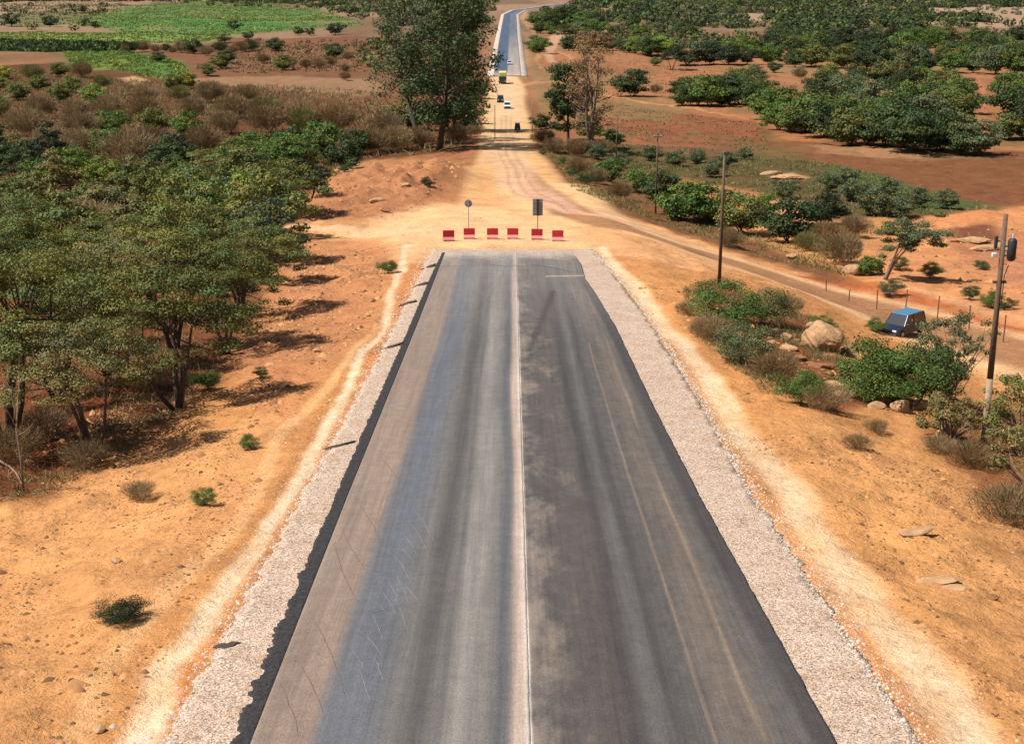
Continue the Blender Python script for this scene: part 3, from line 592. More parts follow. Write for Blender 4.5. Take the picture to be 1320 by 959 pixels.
# ------------------------------------------------------------------ mesh pieces
class MB:
    def __init__(s): s.v = []; s.f = []; s.n = 0
    def add(s, v, f):
        v = np.asarray(v, float); s.v.append(v); s.f.extend([tuple(int(i) + s.n for i in q) for q in f]); s.n += len(v)
    def box(s, c, size, bev=0, rot=None):
        x, y, z = [q / 2 for q in size]
        if bev:
            b = bev; P = []
            for sx in (-1, 1):
                for sy in (-1, 1):
                    for sz in (-1, 1):
                        P += [(sx * (x - b), sy * (y - b), sz * z), (sx * (x - b), sy * y, sz * (z - b)), (sx * x, sy * (y - b), sz * (z - b))]
            import bmesh
            bm = bmesh.new(); vs = [bm.verts.new(p) for p in P]; bmesh.ops.convex_hull(bm, input=vs); bmesh.ops.dissolve_limit(bm, angle_limit=.02, verts=bm.verts, edges=bm.edges)
            bm.verts.index_update(); V = [tuple(v.co) for v in bm.verts]; Fc = [[v.index for v in f.verts] for f in bm.faces]; bm.free()
        else:
            V = [(sx * x, sy * y, sz * z) for sx in (-1, 1) for sy in (-1, 1) for sz in (-1, 1)]
            Fc = [(0, 1, 3, 2), (4, 6, 7, 5), (0, 4, 5, 1), (2, 3, 7, 6), (0, 2, 6, 4), (1, 5, 7, 3)]
        V = np.array(V)
        if rot is not None: V = V @ np.array(rot).T
        s.add(V + np.array(c), Fc); return s
    def tube(s, pts, rad, sides=6, caps=True):
        pts = np.asarray(pts, float); n = len(pts); rad = np.broadcast_to(rad, (n,))
        T = np.gradient(pts, axis=0); T /= np.linalg.norm(T, axis=1)[:, None] + 1e-9
        up = np.array([0, 0, 1.]) if abs(T[0][2]) < .9 else np.array([1., 0, 0])
        V = []
        for i in range(n):
            a = np.cross(T[i], up); a /= np.linalg.norm(a) + 1e-9; b = np.cross(T[i], a)
            for k in range(sides):
                q = 2 * pi * k / sides; V.append(pts[i] + rad[i] * (cos(q) * a + sin(q) * b))
        Fc = [(i * sides + k, i * sides + (k + 1) % sides, (i + 1) * sides + (k + 1) % sides, (i + 1) * sides + k) for i in range(n - 1) for k in range(sides)]
        if caps: Fc += [tuple(range(sides))[::-1], tuple((n - 1) * sides + k for k in range(sides))]
        s.add(V, Fc); return s
    def prism(s, prof, y0, y1, axis='y', taper=0, toplim=None):
        """profile in the x-z plane pushed along y; taper narrows points higher than toplim"""
        P = np.array(prof, float); n = len(P)
        def side(y, sg):
            k = np.zeros(n) if toplim is None else np.clip((P[:, 1] - toplim[0]) / (toplim[1] - toplim[0]), 0, 1) * taper
            return np.stack([P[:, 0], np.full(n, y) - sg * k, P[:, 1]], 1)
        A = side(y0, -1); B = side(y1, 1)
        Fc = [tuple(range(n)), tuple(range(2 * n - 1, n - 1, -1))] + [(i, i + n, (i + 1) % n + n, (i + 1) % n) for i in range(n)]
        s.add(np.concatenate([A, B]), Fc); return s
    def mesh(s, name, mat, smooth=False):
        me = bpy.data.meshes.new(name); me.from_pydata(np.concatenate(s.v).tolist(), [], s.f); me.materials.append(mat)
        if smooth: me.polygons.foreach_set('use_smooth', np.ones(len(me.polygons), bool))
        import bmesh
        bm = bmesh.new(); bm.from_mesh(me); bmesh.ops.recalc_face_normals(bm, faces=bm.faces); bm.to_mesh(me); bm.free()
        return me
    def build(s, name, mat, parent=None, smooth=False, **k): return link(name, s.mesh(name, mat, smooth), parent, **k)
def thing(name, label, cat, loc=(0, 0, 0), rz=0, group=None):
    o = bpy.data.objects.new(name, None); COL.objects.link(o); o.location = loc; o.rotation_euler = (0, 0, rz)
    o.empty_display_size = .3; o['label'] = label; o['category'] = cat
    if group: o['group'] = group
    return o
def dup(root, loc, rz=0, sc=1.0, label=None, group=None, color=None):
    def cp(o, par):
        c = o.copy(); COL.objects.link(c)
        if par is not None: c.parent = par
        for ch in KIDS.get(o.name, []): cp(ch, c)
        return c
    r = cp(root, None); r.location = loc; r.rotation_euler = (0, 0, rz); r.scale = (sc, sc, sc) if not isinstance(sc, tuple) else sc
    if label: r['label'] = label
    if group: r['group'] = group
    return r
KIDS = {}

# ------------------------------------------------------------------ foliage
def leafcards(C, Nn, size, cols, aspect=1.6, rng=RNG):
    n = len(C); r = rng.normal(size=(n, 3)); a = np.cross(Nn, r); a /= np.linalg.norm(a, axis=1)[:, None] + 1e-9
    b = np.cross(Nn, a); b /= np.linalg.norm(b, axis=1)[:, None] + 1e-9
    s = np.broadcast_to(size, (n,))[:, None]
    V = np.stack([C - a * s * aspect / 2, C + b * s / 2 + Nn * s * .12, C + a * s * aspect / 2, C - b * s / 2 - Nn * s * .12], 1).reshape(-1, 3)
    return V, np.arange(4 * n).reshape(-1, 4), np.repeat(cols, 4, 0)
def unit(v): return v / (np.linalg.norm(v, axis=1)[:, None] + 1e-9)
def clumps_to_leaves(CC, CR, nper, leaf, rng, flat=.6, core=None, outward=None, shade=.25, brown=0.0, droop=0):
    """leaves spread through many clumps; each leaf faces roughly outward from its clump"""
    P = []; Nn = []; Cl = []
    for c, r in zip(CC, CR):
        m = max(4, int(nper * (r / np.mean(CR)) ** 2))
        d0 = rng.normal(size=(m, 3)); d0[:, 2] = np.abs(d0[:, 2]) * .9 - .35; d = unit(d0)
        p = c + (d0 * .42 + d * .28) * r * np.array([1, 1, flat])
        if droop: p[:, 2] -= droop * rng.uniform(0, 1, m) ** 2
        nn = unit(d * np.array([1, 1, 1.3]) + rng.normal(0, .55, (m, 3)) + np.array([0, 0, .35]))
        tone = rng.uniform(.75, 1.25)
        col = np.ones((m, 3)) * tone * rng.uniform(.88, 1.14, m)[:, None]
        hue = rng.normal(0, .10) + rng.normal(0, .04, m); col[:, 0] *= 1 + hue; col[:, 2] *= 1 - hue
        if brown:
            bb = rng.uniform(size=m) < brown; col[bb] *= np.array([1.9, 1.1, .9])
        P.append(p); Nn.append(nn); Cl.append(col)
    return np.concatenate(P), np.concatenate(Nn), np.concatenate(Cl)
def crown_mesh(name, CC, CR, nper, leaf, rng, flat=.6, aspect=1.6, twigs=None, **k):
    P, Nn, Cl = clumps_to_leaves(CC, CR, nper, leaf, rng, flat, **k)
    V, Fc, Co = leafcards(P, Nn, leaf * rng.uniform(.7, 1.35, len(P)), Cl, aspect, rng)
    return new_mesh(name, V, Fc, 4, M['leaf'], False, np.clip(Co, 0, 3))
def bend(a, b, rng, n=5, wob=.08):
    a = np.array(a, float); b = np.array(b, float); t = np.linspace(0, 1, n)[:, None]
    L = np.linalg.norm(b - a); p = a + (b - a) * t + np.sin(t * pi) * rng.normal(0, wob * L, 3)
    return p
def acacia(seed, H=6.0, Rr=2.8, clumps=46, nper=150, leaf=.13, stems=4, low=.5, flat=.55, brown=.04):
    rng = np.random.default_rng(seed); tr = MB(); CC = []; CR = []; tips = []
    for s in range(stems):
        a = 2 * pi * s / stems + rng.normal(0, .4); b0 = np.array([cos(a) * .12, sin(a) * .12, -.15])
        top = np.array([cos(a) * Rr * rng.uniform(.25, .45), sin(a) * Rr * rng.uniform(.25, .45), H * rng.uniform(.45, .6)])
        p = bend(b0, top, rng, 6, .05); r = H * .014 * rng.uniform(.8, 1.3)
        tr.tube(p, np.linspace(r * 1.25, r * .6, 6), 6); tips.append((top, r * .6))
    ga = pi * (3 - sqrt(5))
    ecc = rng.uniform(.8, 1.2); off = rng.normal(0, .12 * Rr, 2)
    for i in range(clumps):
        q = (i + .5) / clumps; rr = Rr * sqrt(q) * rng.uniform(.82, 1.12); a = i * ga + rng.normal(0, .25)
        zc = H * (low + (1 - low) * .82 * (1 - (rr / Rr) ** 2 * .75)) + rng.normal(0, .06 * H) - (rng.uniform() < .3) * .13 * H
        CC.append((cos(a) * rr * ecc + off[0], sin(a) * rr / ecc + off[1], zc)); CR.append(rng.uniform(.13, .24) * Rr)
    CC = np.array(CC); CR = np.array(CR)
    for c in CC[::2]:
        t, r = min(tips, key=lambda q: np.linalg.norm(q[0] - c) + rng.uniform(0, .8))
        tr.tube(bend(t, c, rng, 4, .07), np.linspace(r * .75, r * .18, 4), 4, caps=False)
    return tr, crown_mesh('crown', CC, CR, nper, leaf, rng, flat, brown=brown)
def roundtree(seed, H=4.5, Rr=2.4, clumps=40, nper=45, leaf=.3, zlow=.12, flat=.8, brown=.03):
    rng = np.random.default_rng(seed); tr = MB(); CC = []; CR = []
    for i in range(clumps):
        d = rng.normal(size=3); d /= np.linalg.norm(d); d[2] = d[2] if rng.uniform() < .6 else -abs(d[2]) * .9; u = rng.uniform(.35, 1) ** .5
        lob = 1 + .28 * sin(3 * math.atan2(d[1], d[0]) + seed) + .15 * rng.normal()
        c = np.array([d[0] * Rr * u * lob, d[1] * Rr * u * lob, H * (zlow + (1 - zlow) * (.5 + .42 * d[2] * u))])
        CC.append(c); CR.append(rng.uniform(.22, .36) * Rr)
    CC = np.array(CC); CR = np.array(CR)
    for k in range(3):
        tr.tube(bend((rng.normal(0, .1), rng.normal(0, .1), -.2), CC[k] * np.array([.6, .6, .8]), rng, 5, .05), np.linspace(H * .022, H * .008, 5), 5)
    for c in CC[3::5]: tr.tube(bend((0, 0, H * .25), c, rng, 4), np.linspace(H * .010, H * .003, 4), 4, caps=False)
    return tr, crown_mesh('crown', CC, CR, nper, leaf, rng, flat, brown=brown)
def thicket_mesh(seed, H=3.0, Rr=2.2, n=1500, w=.03, L=.7):
    """bare twiggy bush: many thin strands fanning out"""
    rng = np.random.default_rng(seed)
    d = unit(rng.normal(size=(n, 3))); u = rng.uniform(.15, 1, n) ** .5
    lob = 1 + .25 * np.sin(3 * np.arctan2(d[:, 1], d[:, 0]) + seed)
    C = np.stack([d[:, 0] * Rr * u * lob, d[:, 1] * Rr * u * lob, H * (.05 + .5 + .43 * d[:, 2] * u)], 1)
    ax = unit(np.stack([d[:, 0], d[:, 1], np.abs(d[:, 2]) + .55], 1) + rng.normal(0, .45, (n, 3)))
    b = unit(np.cross(ax, rng.normal(size=(n, 3)))); ll = (L * rng.uniform(.5, 1.3, n))[:, None] / 2; ww = (w * rng.uniform(.6, 1.5, n))[:, None]
    V = np.stack([C - ax * ll - b * ww / 2, C - ax * ll + b * ww / 2, C + ax * ll + b * ww * .2, C + ax * ll - b * ww * .2], 1).reshape(-1, 3)
    V[:, 2] = np.maximum(V[:, 2], -.1)
    co = np.repeat(rng.uniform(.6, 1.4, n)[:, None] * np.array([1, 1, 1]) * (1 + rng.normal(0, .08, (n, 3))), 4, 0)
    return new_mesh('crown', V, np.arange(4 * n).reshape(-1, 4), 4, M['leaf'], False, np.clip(co, 0, 3))
def register(kind, name, cat, tr, crown, trunkname='trunk', bark='bark'):
    o = thing(name, '', cat); o.location = (0, -3000, -500)
    c = link('crown', crown, o); kids = [c]
    if tr is not None: kids.append(tr.build(trunkname, M[bark], o, True))
    KIDS[o.name] = kids
    PROTO.setdefault(kind, []).append(o)
PROTO = {}; USED = set()
for k in range(4): 
    tr, cr = acacia(100 + k, H=6.2 + .3 * k, Rr=2.9, clumps=54, nper=330, leaf=.066, stems=4 + k % 2, low=.46); register('acacia_near', 'acacia_tree', 'tree', tr, cr)
for k in range(5):
    tr, cr = acacia(200 + k, H=5.8, Rr=3.2, clumps=44, nper=135, leaf=.14, stems=3, low=.3, flat=.65); register('acacia', 'acacia_tree', 'tree', tr, cr)
for k in range(5):
    tr, cr = roundtree(300 + k, H=4.6, Rr=2.6, clumps=56, nper=95, leaf=.18, zlow=.0); register('round', 'bushy_tree', 'tree', tr, cr)
for k in range(4):
    tr, cr = roundtree(350 + k, H=2.6, Rr=1.6, clumps=46, nper=230, leaf=.055, zlow=.0); register('shrub', 'leafy_shrub', 'shrub', tr, cr, 'stem')
for k in range(4):
    register('thicket', 'bare_bush', 'bush', None, thicket_mesh(400 + k, n=4200, w=.034, L=.5))
for k in range(3):
    register('thicket_fine', 'bare_bush', 'bush', None, thicket_mesh(420 + k, H=1.2, Rr=1.1, n=2200, w=.014, L=.35))
for k in range(4):
    tr, cr = roundtree(440 + k, H=5, Rr=3.2, clumps=34, nper=26, leaf=.42, zlow=0); register('far', 'bushy_tree', 'tree', tr, cr)

ORD = ['first', 'second', 'third', 'fourth', 'fifth', 'sixth', 'seventh', 'eighth', 'ninth', 'tenth', 'eleventh', 'twelfth', 'thirteenth', 'fourteenth', 'fifteenth', 'sixteenth', 'seventeenth', 'eighteenth']
TINT = {'olive': (.128, .142, .034), 'green': (.088, .140, .026), 'bright': (.16, .225, .035), 'dark': (.052, .078, .022), 'brown': (.235, .165, .080), 'tan': (.165, .150, .050), 'grey': (.100, .120, .050), 'yellow': (.26, .27, .035), 'deep': (.032, .046, .016), 'rust': (.205, .130, .058)}
placed = []
def plant(kind, px, py, sc, label, tint='olive', group=None, wpos=None, color=None):
    protos = PROTO[kind]; p = protos[len(placed) % len(protos)]
    if wpos is None: x, y = px2w(px, py)
    else: x, y = wpos
    z = h_full(x, y)
    rz = random.uniform(0, 2 * pi)
    if p.name not in USED:
        USED.add(p.name); o = p; o.location = (x, y, z); o.rotation_euler = (0, 0, rz); o.scale = (sc, sc, sc); kids = KIDS[p.name]
    else:
        o = p.copy(); COL.objects.link(o); o.location = (x, y, z); o.rotation_euler = (0, 0, rz); o.scale = (sc, sc, sc); kids = []
        for ch in KIDS[p.name]:
            c = ch.copy(); COL.objects.link(c); c.parent = o; kids.append(c)
    if 'group' in o: del o['group']
    if group and 'acacia' in kind: o.scale = (sc * random.uniform(.8, 1.2), sc * random.uniform(.8, 1.2), sc * random.uniform(.78, 1.25))
    o['label'] = label
    if group: o['group'] = group
    t = np.array(TINT[tint]) * random.uniform(.85, 1.18)
    for c in kids:
        if c.name.startswith('crown'): c.color = (*[float(v) for v in t], 1)
    placed.append((x, y, kind)); return o
TW = {'olive': 'olive', 'green': 'green', 'bright': 'bright green', 'dark': 'dark green', 'brown': 'brown leafless', 'tan': 'tan', 'grey': 'grey-green', 'yellow': 'yellow-green', 'deep': 'very dark', 'rust': 'rusty brown'}

# ---- big named trees of the left woodland edge
plant('acacia_near', 230, 528, 1.05, 'many-stemmed olive acacia standing free at the front edge of the left woodland')
o = plant('shrub', 156, 802, .42, 'dark uprooted plant lying alone on the sand at lower left', 'deep'); o.scale = (.42, .3, .22)
plant('acacia_near', 122, 588, .80, 'low spreading acacia with one thin dark trunk left of the free-standing many-stemmed tree', 'tan')
plant('acacia_near', 8, 575, 1.15, 'tall dark acacia cut by the left border of the picture')
plant('acacia_near', 78, 512, 1.12, 'acacia with forked stems behind the low one-trunk acacia', 'olive')
plant('acacia_near', 292, 462, .85, 'acacia beside the orange boulder on the bare earth', 'olive')
plant('acacia_near', 160, 478, 1.0, 'acacia directly behind the free-standing many-stemmed tree on the left', 'tan')
plant('shrub', 268, 505, .38, 'little green shrub at the foot of the free-standing many-stemmed acacia', 'green')
# ---- rows of the left woodland, nearest first:  (row base y, [(x, tint), ...], kind, scale)
ROWS = [
 (455, [(-60, 'olive'), (20, 'olive'), (95, 'tan'), (225, 'olive')], 'acacia_near', 1.0),
 (408, [(-20, 'green'), (50, 'olive'), (125, 'olive'), (190, 'tan'), (255, 'green'), (318, 'olive')], 'acacia_near', .95),
 (368, [(-50, 'olive'), (15, 'tan'), (85, 'olive'), (155, 'olive'), (222, 'green'), (285, 'olive'), (340, 'grey')], 'acacia', 1.0),
 (335, [(-10, 'green'), (58, 'olive'), (118, 'brown'), (178, 'tan'), (240, 'olive'), (300, 'green'), (352, 'olive')], 'acacia', 1.0),
 (308, [(-30, 'olive'), (30, 'olive'), (92, 'green'), (150, 'tan'), (205, 'olive'), (262, 'grey'), (315, 'bright'), (360, 'olive')], 'acacia', 1.0),
 (284, [(8, 'olive'), (66, 'tan'), (120, 'olive'), (172, 'olive'), (228, 'green'), (280, 'grey'), (330, 'olive'), (375, 'olive')], 'acacia', 1.0),
 (262, [(-20, 'dark'), (38, 'green'), (92, 'bright'), (140, 'bright'), (188, 'olive'), (240, 'green'), (290, 'green'), (338, 'olive'), (402, 'deep')], 'acacia', 1.0),
 (240, [(15, 'dark'), (62, 'deep'), (112, 'green'), (165, 'brown'), (215, 'dark'), (262, 'olive'), (312, 'brown'), (360, 'green'), (398, 'olive')], 'acacia', 1.0),
 (218, [(-10, 'dark'), (35, 'dark'), (80, 'brown'), (165, 'brown'), (228, 'deep'), (300, 'green'), (345, 'green'), (385, 'green'), (445, 'dark')], 'round', 1.25),
 (200, [(10, 'olive'), (60, 'brown'), (110, 'brown'), (150, 'green'), (200, 'rust'), (262, 'rust'), (330, 'green'), (380, 'dark'), (415, 'green'), (458, 'dark')], 'round', 1.2),
]
for r, (yy, items, kind, sc) in enumerate(ROWS):
    for i, (xx, tint) in enumerate(items):
        x, y = px2w(xx + random.uniform(-8, 8), yy + random.uniform(-5, 5))
        kk = 'thicket' if tint in ('brown', 'rust') else kind
        w = 'acacia' if 'acacia' in kk else ('bush' if kk == 'thicket' else 'bushy tree')
        plant(kk, 0, 0, sc * random.uniform(.85, 1.15) * (1.6 if kk == 'thicket' else 1), f"{TW[tint]} {w}, {ORD[i]} from the left in the {ORD[r]} row behind the woodland front", tint, 'trees of the left woodland', wpos=(x, y))
# ---- brown thicket behind the woodland
TH = [(175, [(-10, 'olive'), (40, 'brown'), (95, 'brown'), (140, 'green'), (190, 'brown'), (240, 'rust'), (290, 'brown'), (345, 'rust'), (395, 'brown'), (440, 'rust')]),
      (152, [(0, 'tan'), (50, 'brown'), (100, 'brown'), (148, 'brown'), (196, 'rust'), (245, 'brown'), (300, 'rust'), (345, 'brown')]),
      (135, [(20, 'brown'), (75, 'olive'), (130, 'bright'), (180, 'brown'), (230, 'tan'), (275, 'brown'), (320, 'rust')]),
      (118, [(-5, 'yellow'), (45, 'olive'), (90, 'brown'), (125, 'brown'), (220, 'olive'), (245, 'yellow')]),
      (102, [(10, 'yellow'), (45, 'tan'), (80, 'brown'), (112, 'rust')])]
for r, (yy, items) in enumerate(TH):
    for i, (xx, tint) in enumerate(items):
        if tint in ('brown', 'rust') and random.random() < .3: tint = random.choice(['olive', 'tan', 'green', 'olive'])
        kk = 'thicket' if tint in ('brown', 'rust', 'tan') else 'round'
        plant(kk, xx + random.uniform(-8, 8), yy + random.uniform(-4, 4), random.uniform(1.5, 2.0) if kk == 'thicket' else 1.2,
              f"{TW[tint]} {'bush' if kk == 'thicket' else 'bushy tree'}, {ORD[i]} from the left in the {ORD[r]} row of the brown scrub", tint, 'bushes of the brown scrub left')
# ---- bushes round the left eucalyptus
for i, (xx, yy, s, t) in enumerate([(480, 196, 1.5, 'rust'), (512, 194, 1.6, 'brown'), (540, 190, 1.2, 'rust'), (590, 185, 1.2, 'brown'), (612, 176, .9, 'brown'), (500, 175, 1.6, 'brown'), (530, 170, 1.6, 'olive'), (605, 160, 1.1, 'olive'), (598, 145, 1.3, 'green'), (612, 128, 1.2, 'green')]):
    plant('thicket' if t in ('rust', 'brown') else 'round', xx, yy, s, f"{TW[t]} bush, {ORD[i]} of those round the foot of the left eucalyptus", t, 'bushes round the left eucalyptus')

# ---- trees on the right bank of the detour
RB = [(850, 262, .85, 'dark', 'dark green tree nearest the third utility pole'), (880, 284, 1.05, 'green', 'broad green tree between the second and third utility poles'),
      (915, 286, 1.0, 'green', 'round green tree just left of the second utility pole'), (822, 252, .7, 'green', 'small green tree left of the third utility pole'),
      (955, 300, .95, 'olive', 'olive tree just right of the second utility pole'), (1015, 312, 1.05, 'dark', 'dark round tree standing alone above the bend of the detour'),
      (1060, 290, .9, 'deep', 'dark tree behind the brown bush above the detour'), (985, 285, .7, 'green', 'green bush between the dark round tree and second pole'),
      (785, 238, .75, 'green', 'low green tree at the left end of the roadside bushes'), (1122, 352, .42, 'green', 'small green bush beside the grey boulder')]
for xx, yy, s, t, lb in RB: plant('round', xx, yy, s, lb, t, 'trees on the far bank of the detour')
for i, (xx, yy, s, t) in enumerate([(1085, 340, 1.0, 'brown'), (1065, 318, .9, 'rust'), (1040, 322, .7, 'tan'), (940, 318, .6, 'brown'), (800, 258, .7, 'rust'), (770, 240, .7, 'brown'), (745, 225, .8, 'rust'), (1100, 305, .8, 'brown')]):
    plant('thicket', xx, yy, s, f"{TW[t]} bush, {ORD[i]} of the dry bushes on the far bank", t, 'dry bushes on the far bank of the detour')
for i, (xx, yy, s) in enumerate([(1068, 250, .5), (1100, 262, .55), (1140, 255, .5), (1180, 268, .5), (1220, 272, .45), (1010, 262, .5), (1125, 280, .6), (1160, 282, .5), (800, 215, .5), (840, 208, .5), (870, 214, .5), (900, 210, .45), (770, 205, .5), (935, 215, .5), (960, 206, .4), (920, 228, .5), (1090, 240, .5)]):
    plant('round', xx, yy, s * 1.2, f"grey-green field bush, {ORD[i]} of those along the green strip", 'grey', 'bushes along the green strip')

# ---- eucalyptus trees
def eucalyptus(seed, H, Rr, trunks, clumps, nper, leaf, zlow=.25, lean=0, dens=1.0):
    rng = np.random.default_rng(seed); tr = MB(); CC = []; CR = []; nodes = []
    for k in range(trunks):
        a = rng.uniform(0, 2 * pi); b = np.array([rng.normal(0, .5) if trunks > 1 else 0, rng.normal(0, .5) if trunks > 1 else 0, -.3])
        top = np.array([cos(a) * Rr * .3, sin(a) * Rr * .3, H * .9]) + np.array([lean, 0, 0]); p = bend(b, top, rng, 9, .025)
        r = H * .016; tr.tube(p, np.linspace(r * 1.3, r * .2, 9), 8); nodes += list(zip(p[2:], np.linspace(r, r * .25, 9)[2:]))
    for i in range(clumps):
        zz = rng.uniform(zlow, 1) ; prof = (sin(pi * min(1, (zz - zlow) / (1 - zlow) * .66 + .14))) ** .45
        a = rng.uniform(0, 2 * pi); rr = Rr * prof * (.75 + .3 * sin(3 * a + seed + 4 * zz)) * rng.uniform(.1, 1.05) ** .5
        CC.append((cos(a) * rr + lean * zz, sin(a) * rr, H * zz)); CR.append(rng.uniform(.07, .15) * Rr + .35)
    CC = np.array(CC); CR = np.array(CR)
    for c in CC:
        cand = [q for q in nodes if q[0][2] < c[2] - .04 * H] or nodes[:1]
        t, r = min(cand, key=lambda q: np.linalg.norm(q[0] - c)); tr.tube(bend(t, c, rng, 4, .06), np.linspace(r * .4, .03, 4), 4, caps=False)
    return tr, crown_mesh('crown', CC, CR, nper, leaf, rng, 1.15, aspect=2.2, droop=H * .03)
def special(kind, name, cat, gen, px, py, label, tint, bark='bark'):
    tr, cr = gen; register(kind, name, cat, tr, cr, bark=bark); return plant(kind, px, py, 1.0, label, tint)
special('eu1', 'eucalyptus_tree', 'tree', eucalyptus(5, 28, 11.0, 1, 125, 95, .26, .2, -2.5), 566, 194, 'giant dark eucalyptus left of the dirt road, its crown cut by the top border', 'dark')
special('eu2', 'eucalyptus_tree', 'tree', eucalyptus(6, 27, 10.0, 1, 85, 80, .26, .35, -9), 545, 188, 'second eucalyptus trunk just left of the giant one, leaning left', 'grey')
special('eu3', 'eucalyptus_tree', 'tree', eucalyptus(8, 23, 8.0, 1, 110, 90, .26, .04, 0), 588, 170, 'bushier eucalyptus close behind the giant one, nearest the dirt road', 'dark')
special('eu4', 'eucalyptus_tree', 'tree', eucalyptus(15, 14.5, 4.6, 1, 85, 120, .2, .25, .6), 733, 190, 'dark leafy eucalyptus on the right verge of the dirt road', 'dark')
special('eu5', 'eucalyptus_tree', 'tree', eucalyptus(16, 19, 5.0, 3, 95, 60, .16, .2, .5), 757, 196, 'tall thin-leaved eucalyptus with pale twigs, right of the dark leafy one', 'rust', 'bark_grey')
plant('round', 698, 168, .75, 'small dark shrub tree left of the dark leafy eucalyptus', 'dark')
for i, (xx, yy, s, t) in enumerate([(702, 188, 1.0, 'rust'), (715, 195, .9, 'brown'), (745, 200, 1.1, 'rust'), (775, 200, 1.0, 'brown'), (760, 182, 1.0, 'olive'), (790, 190, .8, 'green')]):
    plant('thicket' if t != 'green' and t != 'olive' else 'round', xx, yy, s, f"{TW[t]} undergrowth bush, {ORD[i]} at the foot of the right eucalyptus pair", t, 'undergrowth below the right eucalyptus pair')

# ---- leaning small tree beside the detour, behind the grey boulder
def leaner():
    rng = np.random.default_rng(44); tr = MB(); CC = []; CR = []
    for k in range(4):
        top = np.array([1.2 + k * .5 + rng.normal(0, .2), rng.normal(0, .5), 4.0 + rng.normal(0, .4)]); tr.tube(bend((k * .1, 0, -.2), top, rng, 7, .06), np.linspace(.10, .035, 7), 6)
        for j in range(13):
            c = top + rng.normal(0, .75, 3) * np.array([1.5, 1.3, .8]); CC.append(c); CR.append(rng.uniform(.35, .65)); tr.tube(bend(top, c, rng, 3), np.linspace(.03, .012, 3), 4, caps=False)
    return tr, crown_mesh('crown', np.array(CC), np.array(CR), 300, .09, rng, .8)
o = special('lean', 'leaning_tree', 'tree', leaner(), 1137, 362, 'small tree on several pale leaning stems right of the grey boulder', 'grey', 'bark_grey'); o.rotation_euler = (0, 0, 0)

# ---- near shrubs right of the embankment
plant('shrub', 938, 422, 1.05, 'broad blue-green shrub at the foot of the second utility pole', 'green')
plant('shrub', 980, 416, 1.0, 'shrub with tan seed heads on the right side of the blue-green one', 'tan')
plant('shrub', 962, 468, .8, 'lower green shrub in front of the broad blue-green shrub', 'grey')
plant('shrub', 1035, 520, .62, 'small fresh green shrub among the dry scrub left of the boulders', 'green')
plant('shrub', 1122, 515, .85, 'dense leafy green shrub right of the big boulder', 'green')
plant('shrub', 1158, 522, 1.2, 'tall leafy shrub directly above the three pale rocks', 'green')
plant('shrub', 1190, 522, 1.05, 'dark shrub on the right end of the leafy thicket', 'dark')
def wispy(seed, H, Rr, clumps, nper, leaf, lean=0):
    rng = np.random.default_rng(seed); tr = MB(); CC = []; CR = []
    for i in range(clumps):
        a = rng.uniform(0, 2 * pi); q = rng.uniform(.2, 1); rr = Rr * q; z = H * rng.uniform(.35, 1) * (1.08 - .25 * q)
        c = np.array([cos(a) * rr + lean, sin(a) * rr, z]); CC.append(c); CR.append(rng.uniform(.1, .2) * Rr)
        tr.tube(bend((rng.normal(0, .12), rng.normal(0, .12), -.1), c, rng, 6, .08), np.linspace(.035, .008, 6), 4, caps=False)
    return tr, crown_mesh('crown', np.array(CC), np.array(CR), nper, leaf, rng, .9, aspect=2.6, brown=.15)
special('w1', 'feathery_tree', 'tree', wispy(61, 4.2, 1.9, 44, 120, .055, .3), 1218, 520, 'feathery small tree with thin pale branches, screening the blue vehicle', 'grey', 'bark_grey')
special('w2', 'feathery_tree', 'tree', wispy(62, 3.8, 1.9, 60, 150, .05), 1345, 640, 'wispy olive thicket around the foot of the near utility pole, cut by the right border', 'tan', 'bark_grey')
special('w3', 'feathery_tree', 'tree', wispy(63, 3.4, 1.6, 46, 130, .05), 1318, 590, 'wispy bush right of the near utility pole, behind the border thicket', 'olive', 'bark_grey')
special('w4', 'feathery_shrub', 'shrub', wispy(64, 1.6, 1.2, 40, 110, .045), 1222, 568, 'low feathery shrub just left of the foot of the near utility pole', 'tan', 'bark_grey')
for i, (xx, yy, s, t, lb) in enumerate([(915, 440, 1.0, 'brown', 'dry brown bush left of the lower green shrub'), (1000, 490, 1.1, 'rust', 'reddish dry bush below the fallen branches'), (1060, 530, .9, 'brown', 'dry bush right of the small fresh green shrub'), (1020, 400, .9, 'brown', 'dry bush behind the broken rocks'),
    (1130, 556, .45, 'brown', 'small dry tuft below the leftmost pale rock'), (1105, 580, .5, 'rust', 'flat dry tuft on the sand, lower left of the pale rocks'), (1250, 600, .8, 'rust', 'dark dry bush at the lower right below the near pole'), (1300, 670, 1.0, 'brown', 'dry undergrowth at the right border'), (1210, 580, .6, 'brown', 'dry bush beneath the low feathery shrub'), (885, 405, .6, 'brown', 'sparse dry bush left of the broad blue-green shrub'),
    (180, 640, .5, 'brown', 'dry grass tuft below the saplings on the left sand'), (60, 560, 1.0, 'brown', 'dry bush in the shade under the left acacias'), (20, 600, 1.1, 'rust', 'dead bush beside the thin pale sapling'), (190, 500, .9, 'brown', 'dry bush behind the many-stemmed acacia'), (110, 600, .8, 'brown', 'dead branches in the shade of the one-trunk acacia')]):
    plant('thicket_fine', xx, yy, s, lb, t)
